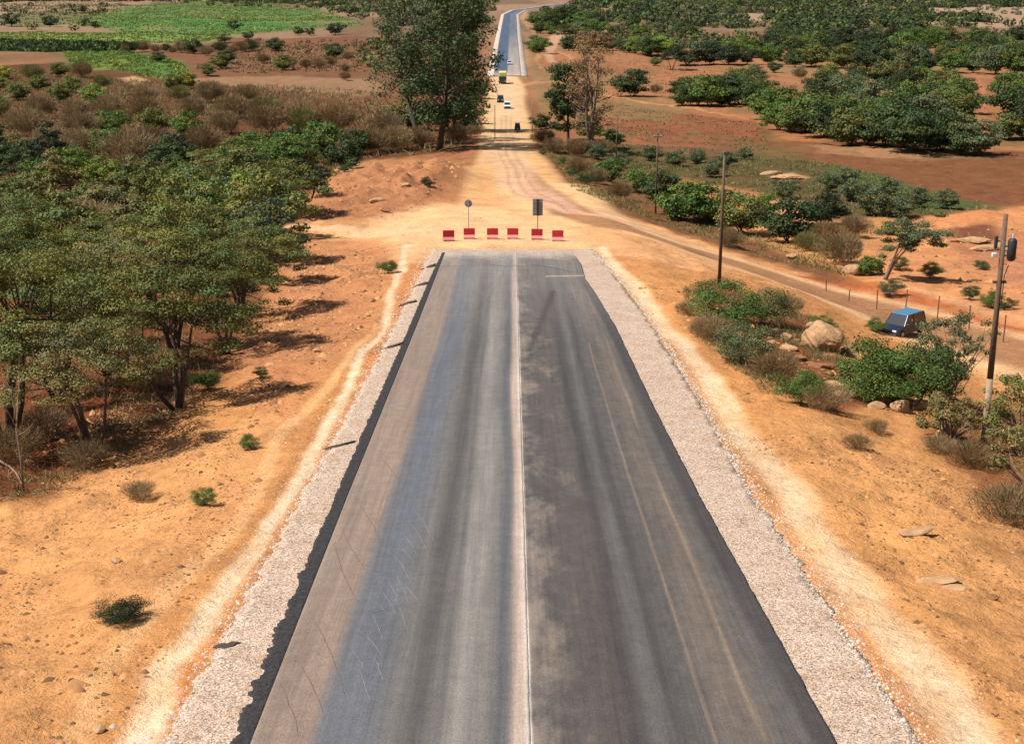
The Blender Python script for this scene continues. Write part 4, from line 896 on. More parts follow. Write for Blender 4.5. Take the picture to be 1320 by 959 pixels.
for xx, yy, s, t, lb in [(265, 648, .22, 'green', 'small green weed on the left sand, nearest the wheel track'), (321, 575, .22, 'green', 'little green weed above the other on the left sand'), (337, 490, .2, 'dark', 'small weed right of the orange boulder on the left'),
    (500, 350, .42, 'green', 'green tuft beside the left track near the barriers'), (430, 211, .35, 'green', 'little green bush on the left end of the earth mound'), (551, 243, .5, 'deep', 'small dark bush in the middle of the earth mound'), (446, 222, .5, 'dark', 'dark little bush on the top left of the earth mound'),
    (1199, 358, .6, 'green', 'round green tuft on the sand right of the leaning tree'), (1250, 388, .45, 'dark', 'left one of the small green tufts behind the fence'), (1278, 396, .55, 'green', 'green tuft behind the near pole'), (1297, 399, .4, 'dark', 'dark tuft right of the near pole on the far sand'), (1267, 345, .4, 'grey', 'grey tuft on the bare slope above the green tufts'), (1160, 345, .5, 'dark', 'dark tuft right of the leaning tree'), (1148, 382, .6, 'grey', 'grey thorny tuft by the fence posts'), (1060, 428, .35, 'green', 'small plant on the side of the big boulder'), (1128, 425, .4, 'green', 'green weed on the verge right of the big boulder'),
    (725, 212, .5, 'olive', 'low bush on the right bank near the junction'), (738, 228, .5, 'dark', 'dark low bush halfway down the right bank'), (700, 200, .4, 'dark', 'dark low bush at the top of the right bank'), (756, 240, .6, 'dark', 'lowest dark bush on the right bank')]:
    plant('shrub', xx, yy, s, lb, t)

# ---- woods and field trees on the right, individually placed
def band(pts, n, sc, tints, label, group, kind='round', jit=(10, 4)):
    pts = np.array(pts, float); s = np.concatenate([[0], np.cumsum(np.hypot(*np.diff(pts, axis=0).T))]); s /= s[-1]
    for i in range(n):
        q = (i + .5) / n; x = np.interp(q, s, pts[:, 0]) + random.uniform(-jit[0], jit[0]); y = np.interp(q, s, pts[:, 1]) + random.uniform(-jit[1], jit[1])
        t = random.choice(tints); plant(kind, x, y, sc * random.uniform(.62, 1.2), f"{TW[t]} {label.replace('ORD', ORD[i] if i < len(ORD) else '')}", t, group)
G5 = ['green', 'dark', 'dark', 'olive', 'dark', 'olive', 'green', 'deep', 'grey', 'green']
band([(990, 168), (1060, 176), (1130, 192), (1200, 196), (1270, 198)], 14, 1.55, G5, 'tree, ORD from the left along the front of the right grove', 'trees of the right grove', jit=(6, 3))
band([(985, 152), (1080, 162), (1180, 176), (1250, 182)], 12, 1.65, G5, 'tree, ORD from the left in the second row of the right grove', 'trees of the right grove', jit=(8, 3))
band([(1000, 138), (1090, 146), (1180, 158), (1250, 162)], 11, 1.65, G5, 'tree, ORD from the left in the third row of the right grove', 'trees of the right grove', jit=(8, 3))
band([(1040, 124), (1110, 130), (1190, 140), (1250, 145)], 10, 1.65, G5, 'tree, ORD from the left in the fourth row of the right grove', 'trees of the right grove', jit=(8, 3))
band([(1100, 110), (1170, 116), (1245, 126)], 8, 1.6, G5, 'tree, ORD from the left in the back row of the right grove', 'trees of the right grove', jit=(8, 3))
band([(1285, 178), (1330, 184), (1380, 190)], 4, 1.6, G5, 'tree, ORD in the front row right of the red path', 'trees right of the red path', jit=(4, 3))
band([(1290, 155), (1320, 158), (1390, 165)], 4, 1.7, G5, 'tree, ORD in the middle row right of the red path', 'trees right of the red path', jit=(4, 3))
band([(1285, 125), (1330, 130), (1400, 138)], 5, 1.7, G5, 'tree, ORD in the back row right of the red path', 'trees right of the red path', jit=(4, 3))
band([(870, 136), (910, 138), (950, 138), (985, 136)], 9, 1.6, ['green', 'dark', 'dark'], 'tree, ORD from the left in the small grove above the pale track', 'trees of the small grove', jit=(4, 2))
band([(890, 126), (940, 124), (985, 122)], 6, 1.4, ['green', 'dark', 'olive'], 'tree, ORD from the left in the second row of the small grove', 'trees of the small grove', jit=(5, 2))
band([(935, 112), (975, 106)], 3, 1.3, ['olive', 'grey'], 'tree, ORD at the back of the small grove', 'trees of the small grove', jit=(5, 2))
for r, (pts, n) in enumerate([([(870, 80), (990, 82), (1100, 88), (1250, 94), (1380, 98)], 18), ([(900, 72), (1050, 77), (1200, 84), (1390, 88)], 18), ([(950, 66), (1100, 69), (1250, 74), (1400, 76)], 16), ([(980, 60), (1120, 61), (1250, 65), (1400, 66)], 14), ([(1080, 54), (1200, 55), (1400, 56)], 12)]):
    band(pts, n, 2.1, G5, f"tree, ORD from the left in the {ORD[r]} row of the long wood belt", 'trees of the long wood belt', jit=(8, 1.5))
for xx, yy, s, t, k, lb in [(815, 125, 1.9, 'dark', 'round', 'dark round tree alone in the red field, above the pale track'), (866, 88, 1.7, 'deep', 'acacia', 'dark umbrella tree standing alone in the upper red field'), (845, 120, .9, 'brown', 'thicket', 'bare small tree right of the dark round field tree'), (882, 128, 1.5, 'dark', 'round', 'dark tree at the left end of the small grove'),
    (998, 92, .9, 'dark', 'round', 'small dark tree on the red strip below the long wood belt'), (1031, 100, 1.3, 'brown', 'thicket', 'brown bush on the red strip below the long wood belt'), (1068, 102, 1.3, 'olive', 'round', 'olive tree on the red strip, right of the brown bush'), (1104, 104, 1.4, 'dark', 'round', 'dark round tree on the red strip, right of the olive one'), (1129, 102, .9, 'dark', 'round', 'smaller dark tree on the red strip, next to the dark round one'),
    (845, 82, .8, 'olive', 'round', 'faint small tree left of the dark umbrella tree')]: plant(k, xx, yy, s, lb, t)
band([(795, 68), (820, 70), (850, 72), (868, 74)], 7, 1.9, ['dark', 'green', 'bright'], 'tree, ORD from the left in the dark hedge of the upper red field', 'trees of the dark field hedge', jit=(4, 1))
band([(725, 66), (760, 66), (785, 66)], 6, 1.9, ['dark', 'rust', 'olive'], 'tree, ORD from the left behind the right eucalyptus pair', 'trees behind the right eucalyptus pair', jit=(4, 1))
band([(684, 70), (690, 66), (697, 72)], 3, 1.5, ['dark', 'green'], 'tree, ORD of the cluster between far road and pale path', 'trees between far road and pale path', jit=(2, 1))
band([(688, 44), (720, 44), (780, 46), (830, 46), (900, 48)], 15, 1.9, ['dark', 'green', 'dark', 'grey'], 'tree, ORD from the left in the first row of the far right scrub', 'trees of the far right scrub', jit=(4, 1.2))
band([(690, 34), (730, 32), (770, 36)], 9, 2.6, ['dark', 'green'], 'tree, ORD from the left in the far wood inside the road bend', 'trees inside the far road bend', jit=(4, 1.5))
# left far: trees above the red earth and in the crops
for i, (xx, yy, s, t) in enumerate([(266, 70, 1.6, 'brown'), (250, 68, 1.6, 'dark'), (285, 90, 1.3, 'olive'), (268, 98, 1.1, 'olive'), (292, 84, 1.3, 'dark'), (205, 84, 1.0, 'dark'), (340, 84, 1.3, 'rust'), (365, 92, 1.4, 'olive'), (375, 88, 1.4, 'brown'), (395, 90, 1.2, 'rust'), (412, 90, 1.4, 'brown'), (425, 86, 1.2, 'rust'), (432, 74, 1.5, 'dark'), (355, 66, 1.5, 'dark'), (448, 78, 1.2, 'brown'), (445, 92, .9, 'rust'), (445, 104, 1.0, 'rust')]):
    plant('thicket' if t in ('brown', 'rust') else 'round', xx, yy, s, f"{TW[t]} bush, {ORD[i]} of the scattered bushes on the red earth at upper left", t, 'scattered bushes on the red earth')
band([(155, 66), (200, 66), (260, 66), (330, 66)], 14, 1.6, ['brown', 'rust', 'dark'], 'bush, ORD from the left in the dark hedge below the green crops', 'bushes of the dark hedge below the crops', 'thicket', jit=(3, 1))
for xx, yy, s, t, lb in [(65, 35, 2.6, 'dark', 'dark spreading tree in the pale field at far upper left'), (123, 37, 1.6, 'dark', 'small dark tree right of the spreading one at far upper left'), (105, 16, 2.2, 'dark', 'lone dark tree nearest the top at upper left'), (302, 38, 2.2, 'dark', 'lone dark tree in the bright green crop'), (320, 50, 1.6, 'dark', 'small dark tree at the lower edge of the green crop'), (14, 34, 3.0, 'dark', 'large dark tree at the far upper left border'), (290, 54, 1.9, 'olive', 'olive tree above the dark hedge'), (385, 44, 1.8, 'dark', 'left dark bush of the hedge behind the crop'), (432, 43, 2.6, 'deep', 'very dark long bush left of the giant eucalyptus'), (400, 44, 1.6, 'dark', 'low dark bush between the two in the far hedge')]:
    plant('far', xx, yy, s * .62, lb, t)

# ---- far-off woods that read as one mass
def far_mass(name, regions, seed, per=64):
    rng = np.random.default_rng(seed); P = []; S = []; T = []
    for pts, n, hs, tints in regions:
        W = poly_w(pts); lo = W.min(0); hi = W.max(0); got = 0; tries = 0
        while got < n and tries < 60:
            q = rng.uniform(lo, hi, (n * 3, 2)); q = q[sdist(W, q[:, 0], q[:, 1]) > 0]; 
            dens = fbm(q[:, 0] / 45, q[:, 1] / 80, 61, 3); q = q[dens + rng.uniform(-.35, .35, len(q)) > -.02]
            q = q[np.abs(q[:, 0] - road_x(q[:, 1])) > 15][:n - got]; got += len(q); tries += 1
            for a in q: P.append(a); S.append(hs * rng.uniform(.55, 1.3)); T.append(TINT[tints[rng.integers(len(tints))]])
    P = np.array(P); S = np.array(S); T = np.array(T); Z = h_full(P[:, 0], P[:, 1]); n = len(P)
    c = np.repeat(np.stack([P[:, 0], P[:, 1], Z], 1), per, 0); s = np.repeat(S, per)
    d = unit(rng.normal(size=(n * per, 3))); u = rng.uniform(.5, 1.05, n * per) ** .5
    off = d * u[:, None] * np.stack([s * .75, s * .75, s * .5], 1); off[:, 2] += s * .42
    nn = unit(d + rng.normal(0, .45, d.shape) + np.array([0, 0, .3]))
    col = np.repeat(T, per, 0) * .72 * rng.uniform(.65, 1.4, (n * per, 1)) * np.repeat(rng.uniform(.75, 1.3, (n, 1)), per, 0)
    V, Fc, Co = leafcards(c + off, nn, s * .23 * rng.uniform(.6, 1.3, n * per), col, 1.3, rng)
    o = link(name, new_mesh(name, V, Fc, 4, M['leaf'], False, np.clip(Co, 0, 1)), kind='stuff'); o.color = (1, 1, 1, 1); return o
D2 = ['dark', 'deep', 'green', 'dark', 'olive', 'grey']; D3 = ['brown', 'rust', 'dark', 'olive']
far_mass('distant_wood', [
    ([(690, 6), (800, 2), (1400, 2), (1400, 9), (1000, 16), (760, 14)], 900, 7, D2),
    ([(700, 14), (900, 14), (1080, 16), (1200, 16), (1100, 34), (950, 38), (760, 38), (700, 40)], 520, 6, D2),
    ([(700, 42), (900, 44), (980, 50), (880, 66), (800, 60), (720, 56)], 110, 4.5, ['dark', 'green', 'grey', 'brown']),
    ([(1000, 30), (1190, 22), (1400, 34), (1400, 56), (1150, 54), (1000, 52)], 300, 6, D2),
    ([(1100, 14), (1400, 12), (1400, 34), (1180, 34)], 90, 3.2, ['dark', 'grey']),
    ([(-100, -2), (640, -2), (640, 5), (300, 4), (200, 2), (-100, 6)], 700, 7, D2),
    ([(-100, 8), (100, 8), (170, 6), (100, 40), (-100, 44)], 60, 4.5, D2),
    ([(390, 8), (480, 6), (640, 8), (630, 60), (500, 50), (470, 30)], 300, 6, ['brown', 'dark', 'green', 'grey']),
    ([(460, 60), (620, 60), (625, 100), (560, 130), (480, 100)], 120, 4.5, ['brown', 'green', 'dark', 'olive']),
    ([(330, 50), (470, 50), (480, 90), (330, 96)], 60, 2.0, ['rust', 'brown']),
    ([(170, 3), (450, 2), (450, 12), (380, 10), (240, 6)], 120, 4, ['dark', 'green']),
    ([(700, 52), (790, 50), (960, 54), (1000, 60), (900, 70), (800, 66)], 60, 3.6, D2),
    ([(-2000, 10), (-20, 10), (-20, 190), (-900, 190)], 700, 5.5, D3 + D2), ([(1330, 40), (2300, 40), (2300, 230), (1330, 200)], 600, 5.5, D2)], 5)
def ground_cover(name, regions, seed, flatn=False):
    """dry grass and dead twigs too many to count"""
    rng = np.random.default_rng(seed); Vs = []; Cs = []
    for pts, n, L, w, tints in regions:
        W = poly_w(pts); lo = W.min(0); hi = W.max(0); q = rng.uniform(lo, hi, (n * 4, 2)); q = q[sdist(W, q[:, 0], q[:, 1]) > 0]
        dn = fbm(q[:, 0] / 2.6, q[:, 1] / 4, 71, 3); q = q[dn > -.05][:n]; m = len(q); z = h_full(q[:, 0], q[:, 1])
        C = np.stack([q[:, 0], q[:, 1], z], 1); ax = unit(rng.normal(0, .8, (m, 3)) + np.array([0, 0, 1.])); ax[:, 2] = np.abs(ax[:, 2])
        b = unit(np.cross(ax, rng.normal(size=(m, 3)))); ll = (L * rng.uniform(.4, 1.3, m))[:, None]; ww = (w * rng.uniform(.6, 1.5, m))[:, None]
        Vs.append(np.stack([C - b * ww / 2, C + b * ww / 2, C + ax * ll + b * ww * .25, C + ax * ll - b * ww * .25], 1).reshape(-1, 3))
        t = np.array([TINT[k] for k in tints])[rng.integers(len(tints), size=m)] * rng.uniform(.6, 1.5, (m, 1)); Cs.append(np.repeat(t, 4, 0))
    V = np.concatenate(Vs); o = link(name, new_mesh(name, V, np.arange(len(V)).reshape(-1, 4), 4, M['leaf'], False, np.clip(np.concatenate(Cs), 0, 1)), kind='stuff'); o.color = (1, 1, 1, 1)
ground_cover('dry_undergrowth', [
    ([(-300, 450), (0, 440), (200, 430), (300, 440), (240, 530), (130, 600), (60, 640), (-300, 700)], 18000, .30, .03, ['brown', 'rust', 'brown', 'olive']),
    ([(0, 250), (380, 240), (395, 290), (350, 340), (320, 430), (0, 440)], 16000, .5, .06, ['brown', 'rust', 'olive']),
    ([(0, 90), (480, 120), (600, 190), (470, 205), (400, 250), (0, 260)], 24000, 1.2, .16, ['brown', 'rust', 'brown', 'tan', 'olive']),
    ([(880, 370), (930, 360), (1010, 400), (1080, 420), (1120, 530), (1060, 530), (980, 500), (890, 430)], 12000, .3, .025, ['brown', 'rust', 'olive', 'tan']),
    ([(1180, 560), (1250, 520), (1400, 480), (1400, 680), (1290, 650), (1220, 600)], 9000, .25, .018, ['brown', 'tan', 'olive']),
    ([(700, 195), (740, 190), (860, 215), (900, 250), (960, 300), (1090, 335), (1110, 360), (1000, 335), (900, 305), (800, 270), (740, 245)], 14000, .4, .06, ['brown', 'rust', 'olive', 'green']),
    ([(760, 182), (900, 190), (1040, 205), (1130, 222), (1290, 270), (1180, 284), (1060, 280), (980, 250), (860, 225)], 12000, .4, .08, ['olive', 'grey', 'brown', 'green'])], 9)

ground_cover('crop_plants', [
    ([(90, 26), (150, 12), (240, 3), (330, 4), (400, 12), (450, 26), (470, 33), (380, 38), (300, 46), (180, 44), (110, 34)], 26000, .7, .8, ['bright', 'bright', 'green', 'yellow', 'olive']),
    ([(-20, 44), (0, 43), (200, 44), (300, 47), (260, 54), (0, 54)], 9000, .6, .7, ['bright', 'green', 'olive', 'yellow']),
    ([(-20, 55), (0, 54), (150, 56), (190, 62), (60, 68), (-20, 66)], 9000, 2.2, 1.4, ['dark', 'green', 'dark', 'deep']),
    ([(80, 66), (150, 62), (200, 72), (240, 88), (245, 98), (200, 100), (150, 92), (95, 90)], 12000, .6, .45, ['green', 'bright', 'bright', 'yellow', 'olive']),
    ([(330, 60), (480, 60), (490, 92), (330, 96), (250, 90)], 5000, .8, .5, ['rust', 'brown', 'olive']),
    ([(0, 6), (110, 3), (180, 8), (110, 30), (20, 36)], 5000, 1.2, 1.1, ['olive', 'tan', 'brown'])], 13)
ground_cover('field_weeds', [
    ([(770, 70), (960, 72), (990, 98), (860, 128), (770, 118)], 3000, .3, .3, ['tan', 'olive', 'rust']), ([(770, 130), (900, 150), (985, 160), (990, 195), (860, 185), (760, 175)], 2500, .22, .25, ['rust', 'tan', 'olive']),
    ([(870, 50), (1100, 50), (1320, 40), (1320, 60), (1000, 62), (870, 64)], 5000, 1.3, 1.2, ['olive', 'brown', 'tan', 'grey'])], 17)

# ------------------------------------------------------------------ rocks
def rock_mesh(seed, r, mat, squash=(1, .8, .65), sub=3, name='rock'):
    import bmesh
    sub = 5 if r > 1 else sub
    rng = np.random.default_rng(seed); bm = bmesh.new(); bmesh.ops.create_icosphere(bm, subdivisions=sub, radius=1)
    planes = [(v / np.linalg.norm(v), rng.uniform(.55, .9)) for v in rng.normal(size=(11, 3))]
    for v in bm.verts:
        p = np.array(v.co)
        for nrm, d in planes:
            q = p @ nrm
            if q > d: p = p - nrm * (q - d) * .72
        n_ = float(fbm(np.array([p[0] * 1.7 + p[2] * 1.3 + seed]), np.array([p[1] * 1.7 - p[2] * 1.1]), 3, 5, .6)[0]); p = p * (1 + .22 * n_ - .25 * max(0, -float(p[2])) )
        v.co = Vector(p * np.array(squash) * r)
    me = bpy.data.meshes.new(name); bm.to_mesh(me); bm.free(); me.materials.append(mat); return me
RK = [(1058, 450, 1.02, 'rock', 'biggest boulder, rough and tan, on the slope left of the leafy green shrub', (1.1, .9, .85)),
 (1130, 527, .36, 'rock', 'leftmost of the three pale rocks below the leafy shrub, rounded', (1.15, .8, .6)), (1160, 530, .42, 'rock', 'middle one of the three pale rocks below the leafy shrub', (1, .8, .85)),
 (1186, 528, .40, 'rock', 'rightmost of the three pale rocks below the leafy shrub', (1.1, .8, .75)), (1213, 568, .26, 'rock', 'small pale rock at the left of the low feathery shrub', (1, .9, .8)),
 (1015, 452, .36, 'rock', 'flat broken rock left of the biggest boulder', (1.4, .9, .5)), (1030, 462, .30, 'rock_dark', 'brown rock lying just below the broken rock', (1.3, .9, .6)), (1075, 492, .42, 'rock', 'long flat rock below the biggest boulder', (1.6, .8, .45)),
 (1013, 436, .28, 'rock', 'small pale rock up-slope of the broken rock', (1.2, .9, .7)), (1060, 472, .42, 'rock_dark', 'brown slab under the biggest boulder', (1.9, .7, .35)), (1092, 455, .34, 'rock', 'tan rock on the right side of the biggest boulder', (1, .8, .9)), (1020, 470, .2, 'rock', 'small rock beside the brown rock', (1, 1, .7)), (1047, 425, .28, 'rock', 'pale stone on top of the slope behind the biggest boulder', (1.2, .9, .8)),
 (298, 452, .36, 'rock_dark', 'orange boulder on the bare earth at the woodland edge', (1, .8, .8)), (1099, 350, .85, 'rock', 'grey rounded boulder beside the small green bush across the detour', (1.2, .8, .7)), (1022, 332, .5, 'rock', 'pale stone at the roadside below the dark round tree', (1.3, .9, .5)),
 (1252, 312, 1.0, 'rock', 'pale flat outcrop, left one above the far sand', (1.8, 1, .4)), (1272, 322, .9, 'rock', 'pale flat outcrop, right one above the far sand', (1.7, 1, .4)), (1290, 322, .7, 'rock', 'whitish stone behind the near pole top', (1.2, .9, .7)),
 (1013, 232, 1.2, 'rock', 'whitish rock ledge in the field bushes, right end', (2, .8, .4)), (995, 228, 1.0, 'rock', 'whitish rock ledge in the field bushes, left end', (2, .8, .4)),
 (523, 245, .5, 'rock', 'pale stone in the middle of the earth mound', (1.3, .8, .6)), (487, 265, .6, 'rock', 'pale stone low on the earth mound, left', (1.3, .8, .6)), (497, 277, .5, 'rock_dark', 'orange stone at the foot of the earth mound', (1.2, .8, .6)), (433, 222, .5, 'rock', 'pale stone on the top left of the earth mound', (1.2, .9, .7)),
 (350, 473, .17, 'rock', 'small pale stone on the bare earth right of the orange boulder', (1.3, .9, .5)), (409, 453, .17, 'rock', 'small pale stone next to the left wheel track', (1.3, .9, .5)), (173, 626, .24, 'rock', 'pale stone on the sand below the shaded woodland edge', (1.4, .8, .5)), (150, 728, .14, 'rock', 'stone in the middle of the lower left sand', (1.2, .9, .6)), (128, 938, .12, 'rock', 'small white stone at the bottom left between the wheel tracks', (1.2, .9, .7)), (270, 571, .14, 'rock_dark', 'dark stone beside the shadow of the many-stemmed acacia', (1.3, .8, .5)),
 (1235, 752, .22, 'rock', 'flat pale stone on the lower right slope', (1.8, .8, .3)), (1280, 765, .14, 'rock_dark', 'small brown stone on the lower right slope', (1, .8, .6)), (1180, 683, .3, 'rock', 'flat pale slab on the right sand above the lower right slope', (1.9, .9, .25)), (1212, 740, .3, 'rock', 'long pale slab on the lower right slope', (2.0, .7, .25))]
for xx, yy, r in [(1000, 425, .2), (1008, 462, .22), (1038, 448, .25), (1026, 440, .2), (1090, 475, .3), (1100, 490, .25), (1050, 490, .22), (1082, 505, .28), (995, 445, .18), (1068, 480, .2), (1035, 478, .24), (1110, 470, .26), (1072, 460, .3), (1045, 468, .2)]:
    RK.append((xx, yy, r, random.choice(['rock', 'rock_dark']), 'loose stone of the rubble around the biggest boulder', (1.3, .9, .6)))
for i, (xx, yy, r, m, lb, sq) in enumerate(RK):
    x, y = px2w(xx, yy); me = rock_mesh(i + 1, r * 1.15, M[m], sq); big = r > .5
    o = link('boulder' if big else 'rock', me, None, (x, y, h_full(x, y) + r * sq[2] * .45), label=lb, category='boulder' if big else 'rock', group='rubble round the biggest boulder' if lb.startswith('loose') else 'rocks on the slopes'); o.rotation_euler = (0, 0, random.uniform(-.5, .5))
# loose stones: far too many to count
def pebbles():
    rng = np.random.default_rng(3); regs = [([(-100, 660), (300, 560), (340, 620), (180, 900), (60, 980), (-100, 980)], 2600, .03), ([(395, 310), (500, 320), (490, 390), (400, 500), (320, 560), (340, 400)], 2200, .06),
        ([(960, 560), (1180, 590), (1400, 700), (1400, 980), (1330, 980), (1050, 640)], 2600, .03), ([(420, 215), (600, 210), (580, 260), (490, 285), (400, 284)], 1000, .11), ([(800, 350), (900, 380), (1000, 540), (900, 440)], 350, .045), ([(1150, 300), (1400, 290), (1400, 400), (1250, 390)], 350, .14), ([(880, 380), (1000, 400), (1120, 520), (1000, 500)], 250, .09), ([(0, 560), (240, 500), (240, 560), (60, 640)], 400, .07)]
    bv = np.array([[1, 0, 0], [-1, 0, 0], [0, 1, 0], [0, -1, 0], [0, 0, 1], [0, 0, -.5]], float); bf = np.array([[0, 2, 4], [2, 1, 4], [1, 3, 4], [3, 0, 4]])
    V = []; Fc = []; Co = []; n0 = 0
    for pts, n, s in regs:
        W = poly_w(pts); q = rng.uniform(W.min(0), W.max(0), (n * 3, 2)); q = q[sdist(W, q[:, 0], q[:, 1]) > 0]; q = q[fbm(q[:, 0] / 1.5, q[:, 1] / 2, 5, 3) > -.1][:n]; z = h_full(q[:, 0], q[:, 1])
        for (a, b), zz in zip(q, z):
            r = s * rng.lognormal(0, .5); v = bv * (1 + rng.normal(0, .25, bv.shape)) * r * np.array([1.2, 1, .8]); an = rng.uniform(0, 6.3); ca, sa = cos(an), sin(an)
            v = v @ np.array([[ca, sa, 0], [-sa, ca, 0], [0, 0, 1]]) + np.array([a, b, zz]); V.append(v); Fc.append(bf + n0); n0 += 6
            Co.append(np.repeat((alb(205, 150, 100) * (rng.uniform(.25, .7) if rng.uniform() < .5 else rng.uniform(.8, 1.4)))[None], 6, 0))
    for side, n in ((-1, 5200), (1, 6500)):
        yy = 12 * np.exp(rng.uniform(0, np.log(9), n)); edge = np.where(side < 0, np.interp(yy, [0, 22.6, 39.4, 60, 107], [-6.4, -6.38, -6.32, -6.2, -6.05]), np.interp(yy, [0, 22.6, 39.4, 53, 72, 85, 107], [7.5, 7.45, 7.3, 7.6, 7.6, 7.3, 6.2]))
        xx = edge + side * (rng.exponential(.28, n) - .15); zz = h_full(xx, yy); rx_ = np.abs(xx); zz = np.maximum(zz, np.where(side * (edge - xx) > 0, CAMZ - road_drop(yy) - .06, -99))
        for a, b, c in zip(xx, yy, zz):
            r = .018 * rng.lognormal(0, .35) * (1 + b / 90); v = bv * (1 + rng.normal(0, .2, bv.shape)) * r + np.array([a, b, c]); V.append(v); Fc.append(bf + n0); n0 += 6
            Co.append(np.repeat((alb(226, 206, 186) * rng.uniform(.6, 1.2))[None], 6, 0))
    m, nt, p = mat_new('loose_stone'); at = N(nt, 'ShaderNodeVertexColor', layer_name='Col'); nt.links.new(at.outputs[0], p.inputs['Base Color'])
    link('loose_stones', new_mesh('loose_stones', np.concatenate(V), np.concatenate(Fc), 3, m, False, np.clip(np.concatenate(Co), 0, .8)), kind='stuff')
pebbles()

# ------------------------------------------------------------------ oval bitumen spill and slanting dark streaks on the left shoulder
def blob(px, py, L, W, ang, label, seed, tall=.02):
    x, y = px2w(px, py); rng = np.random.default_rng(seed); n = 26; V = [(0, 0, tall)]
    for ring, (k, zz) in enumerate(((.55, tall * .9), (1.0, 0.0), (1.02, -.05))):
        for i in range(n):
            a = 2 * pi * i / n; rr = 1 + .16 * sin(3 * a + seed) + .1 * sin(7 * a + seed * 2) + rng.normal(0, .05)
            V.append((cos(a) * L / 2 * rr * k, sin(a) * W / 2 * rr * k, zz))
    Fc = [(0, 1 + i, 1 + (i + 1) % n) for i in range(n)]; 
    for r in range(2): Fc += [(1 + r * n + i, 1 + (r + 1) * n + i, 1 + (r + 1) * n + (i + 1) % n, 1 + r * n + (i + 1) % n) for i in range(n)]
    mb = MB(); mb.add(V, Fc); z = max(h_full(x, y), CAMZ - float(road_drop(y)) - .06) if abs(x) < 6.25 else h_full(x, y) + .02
    o = mb.build('dark_patch', M['spill'], None, True, loc=(x, y, z + .006), label=label, category='bitumen spill', group='bitumen spills on the left shoulder'); o.rotation_euler = (0, 0, ang)
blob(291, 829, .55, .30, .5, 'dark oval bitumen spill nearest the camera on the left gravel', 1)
for i, (a, b, L, lb) in enumerate([(430, 574, .95, 'slanting dark streak second nearest the camera on the left gravel'), (500, 447, 1.0, 'slanting dark streak halfway along the left gravel'), (522, 391, 1.15, 'slanting dark streak below the green tuft on the left gravel'), (540, 367, 1.2, 'slanting dark streak level with the pavement crossing mark'), (551, 344, 1.3, 'slanting dark streak farthest up the left gravel')]):
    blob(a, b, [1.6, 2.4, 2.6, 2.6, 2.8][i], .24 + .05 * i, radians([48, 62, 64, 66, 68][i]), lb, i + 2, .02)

# ------------------------------------------------------------------ barriers, signs
def road_z(y): return CAMZ - float(road_drop(y))
def barrier(px, py, rz, label, rr=0):
    x, y = px2w(px, py); z = h_full(x, y); t = thing('traffic_barrier', label, 'barrier', (x, y, z - .01), rz, 'red barriers across the end of the new asphalt')
    t.rotation_euler = (0, rr, rz)
    W = .46
    up = MB(); prof = [(-.13, .36), (.13, .36), (.10, .86), (.07, .90), (-.07, .90), (-.10, .86)]
    up.prism([(a, b) for a, b in prof], -W, W)
    ob = up.build('upper_body', M['red'], t); ob.rotation_euler = (0, 0, pi / 2)
    lo = MB(); lo.prism([(-.30, 0), (.30, 0), (.30, .16), (.132, .362), (-.132, .362), (-.30, .16)], -W, W)
    ob = lo.build('base_flange', M['pink'], t); ob.rotation_euler = (0, 0, pi / 2)
    cap = MB(); cap.tube([(0, 0, .895), (0, 0, .93)], .05, 10); cap.build('filler_cap', M['pink'], t)
    ft = MB(); ft.box((-.3, 0, .02), (.2, .64, .05)); ft.box((.3, 0, .02), (.2, .64, .05)); ft.build('foot', M['dark_metal'], t)
for i, (a, b, rz, rr, lb) in enumerate([(578, 311, .25, .03, 'leftmost red plastic barrier, slightly turned, at the corner of the new asphalt'), (605, 308, .05, 0, 'red plastic barrier in front of the round sign'), (635, 308, 0, 0, 'red plastic barrier left of the pavement seam'),
    (661, 308, -.02, 0, 'red plastic barrier in line with the pavement seam'), (692, 309, .04, .02, 'red plastic barrier in front of the tall rectangular sign'), (719, 311, -.05, 0, 'rightmost red plastic barrier beside the start of the detour')]): barrier(a, b, rz, lb, rr)
def sign(px, py, kind, label):
    x, y = px2w(px, py); z = h_full(x, y); t = thing('road_sign', label, 'road sign', (x, y, z), 0)
    H = 2.75 if kind == 'round' else 2.95
    MB().tube([(0, 0, -.3), (0, 0, H)], .035, 8).build('post', M['wood' if kind == 'rect' else 'steel'], t)
    if kind == 'round':
        s = MB(); s.tube([(0, .045, H - .3), (0, .065, H - .3)], .33, 24); o = s.build('sign_plate', M['signgrey'], t)
        MB().box((0, .036, H - .3), (.5, .02, .05)).build('bracket', M['steel'], t)
    else:
        MB().box((0, .055, H - .72), (.86, .02, 1.42), .005).build('sign_plate', M['signgrey'], t)
        for dz in (-.25, -1.2): MB().box((0, .037, H + dz), (.8, .016, .06)).build('bracket', M['steel'], t)
        MB().box((0, -.02, H - .72), (.17, .1, 1.42)).build('backing_rail', M['dark_metal'], t)
M['signgrey'] = plain('sign_back_metal', (.20, .215, .235), .6, .15, 4, metal=.2)
sign(604, 299, 'round', 'round road sign on a thin post seen from behind, beyond the barriers')
sign(693, 301, 'rect', 'tall rectangular road sign seen from behind, right of the seam beyond the barriers')

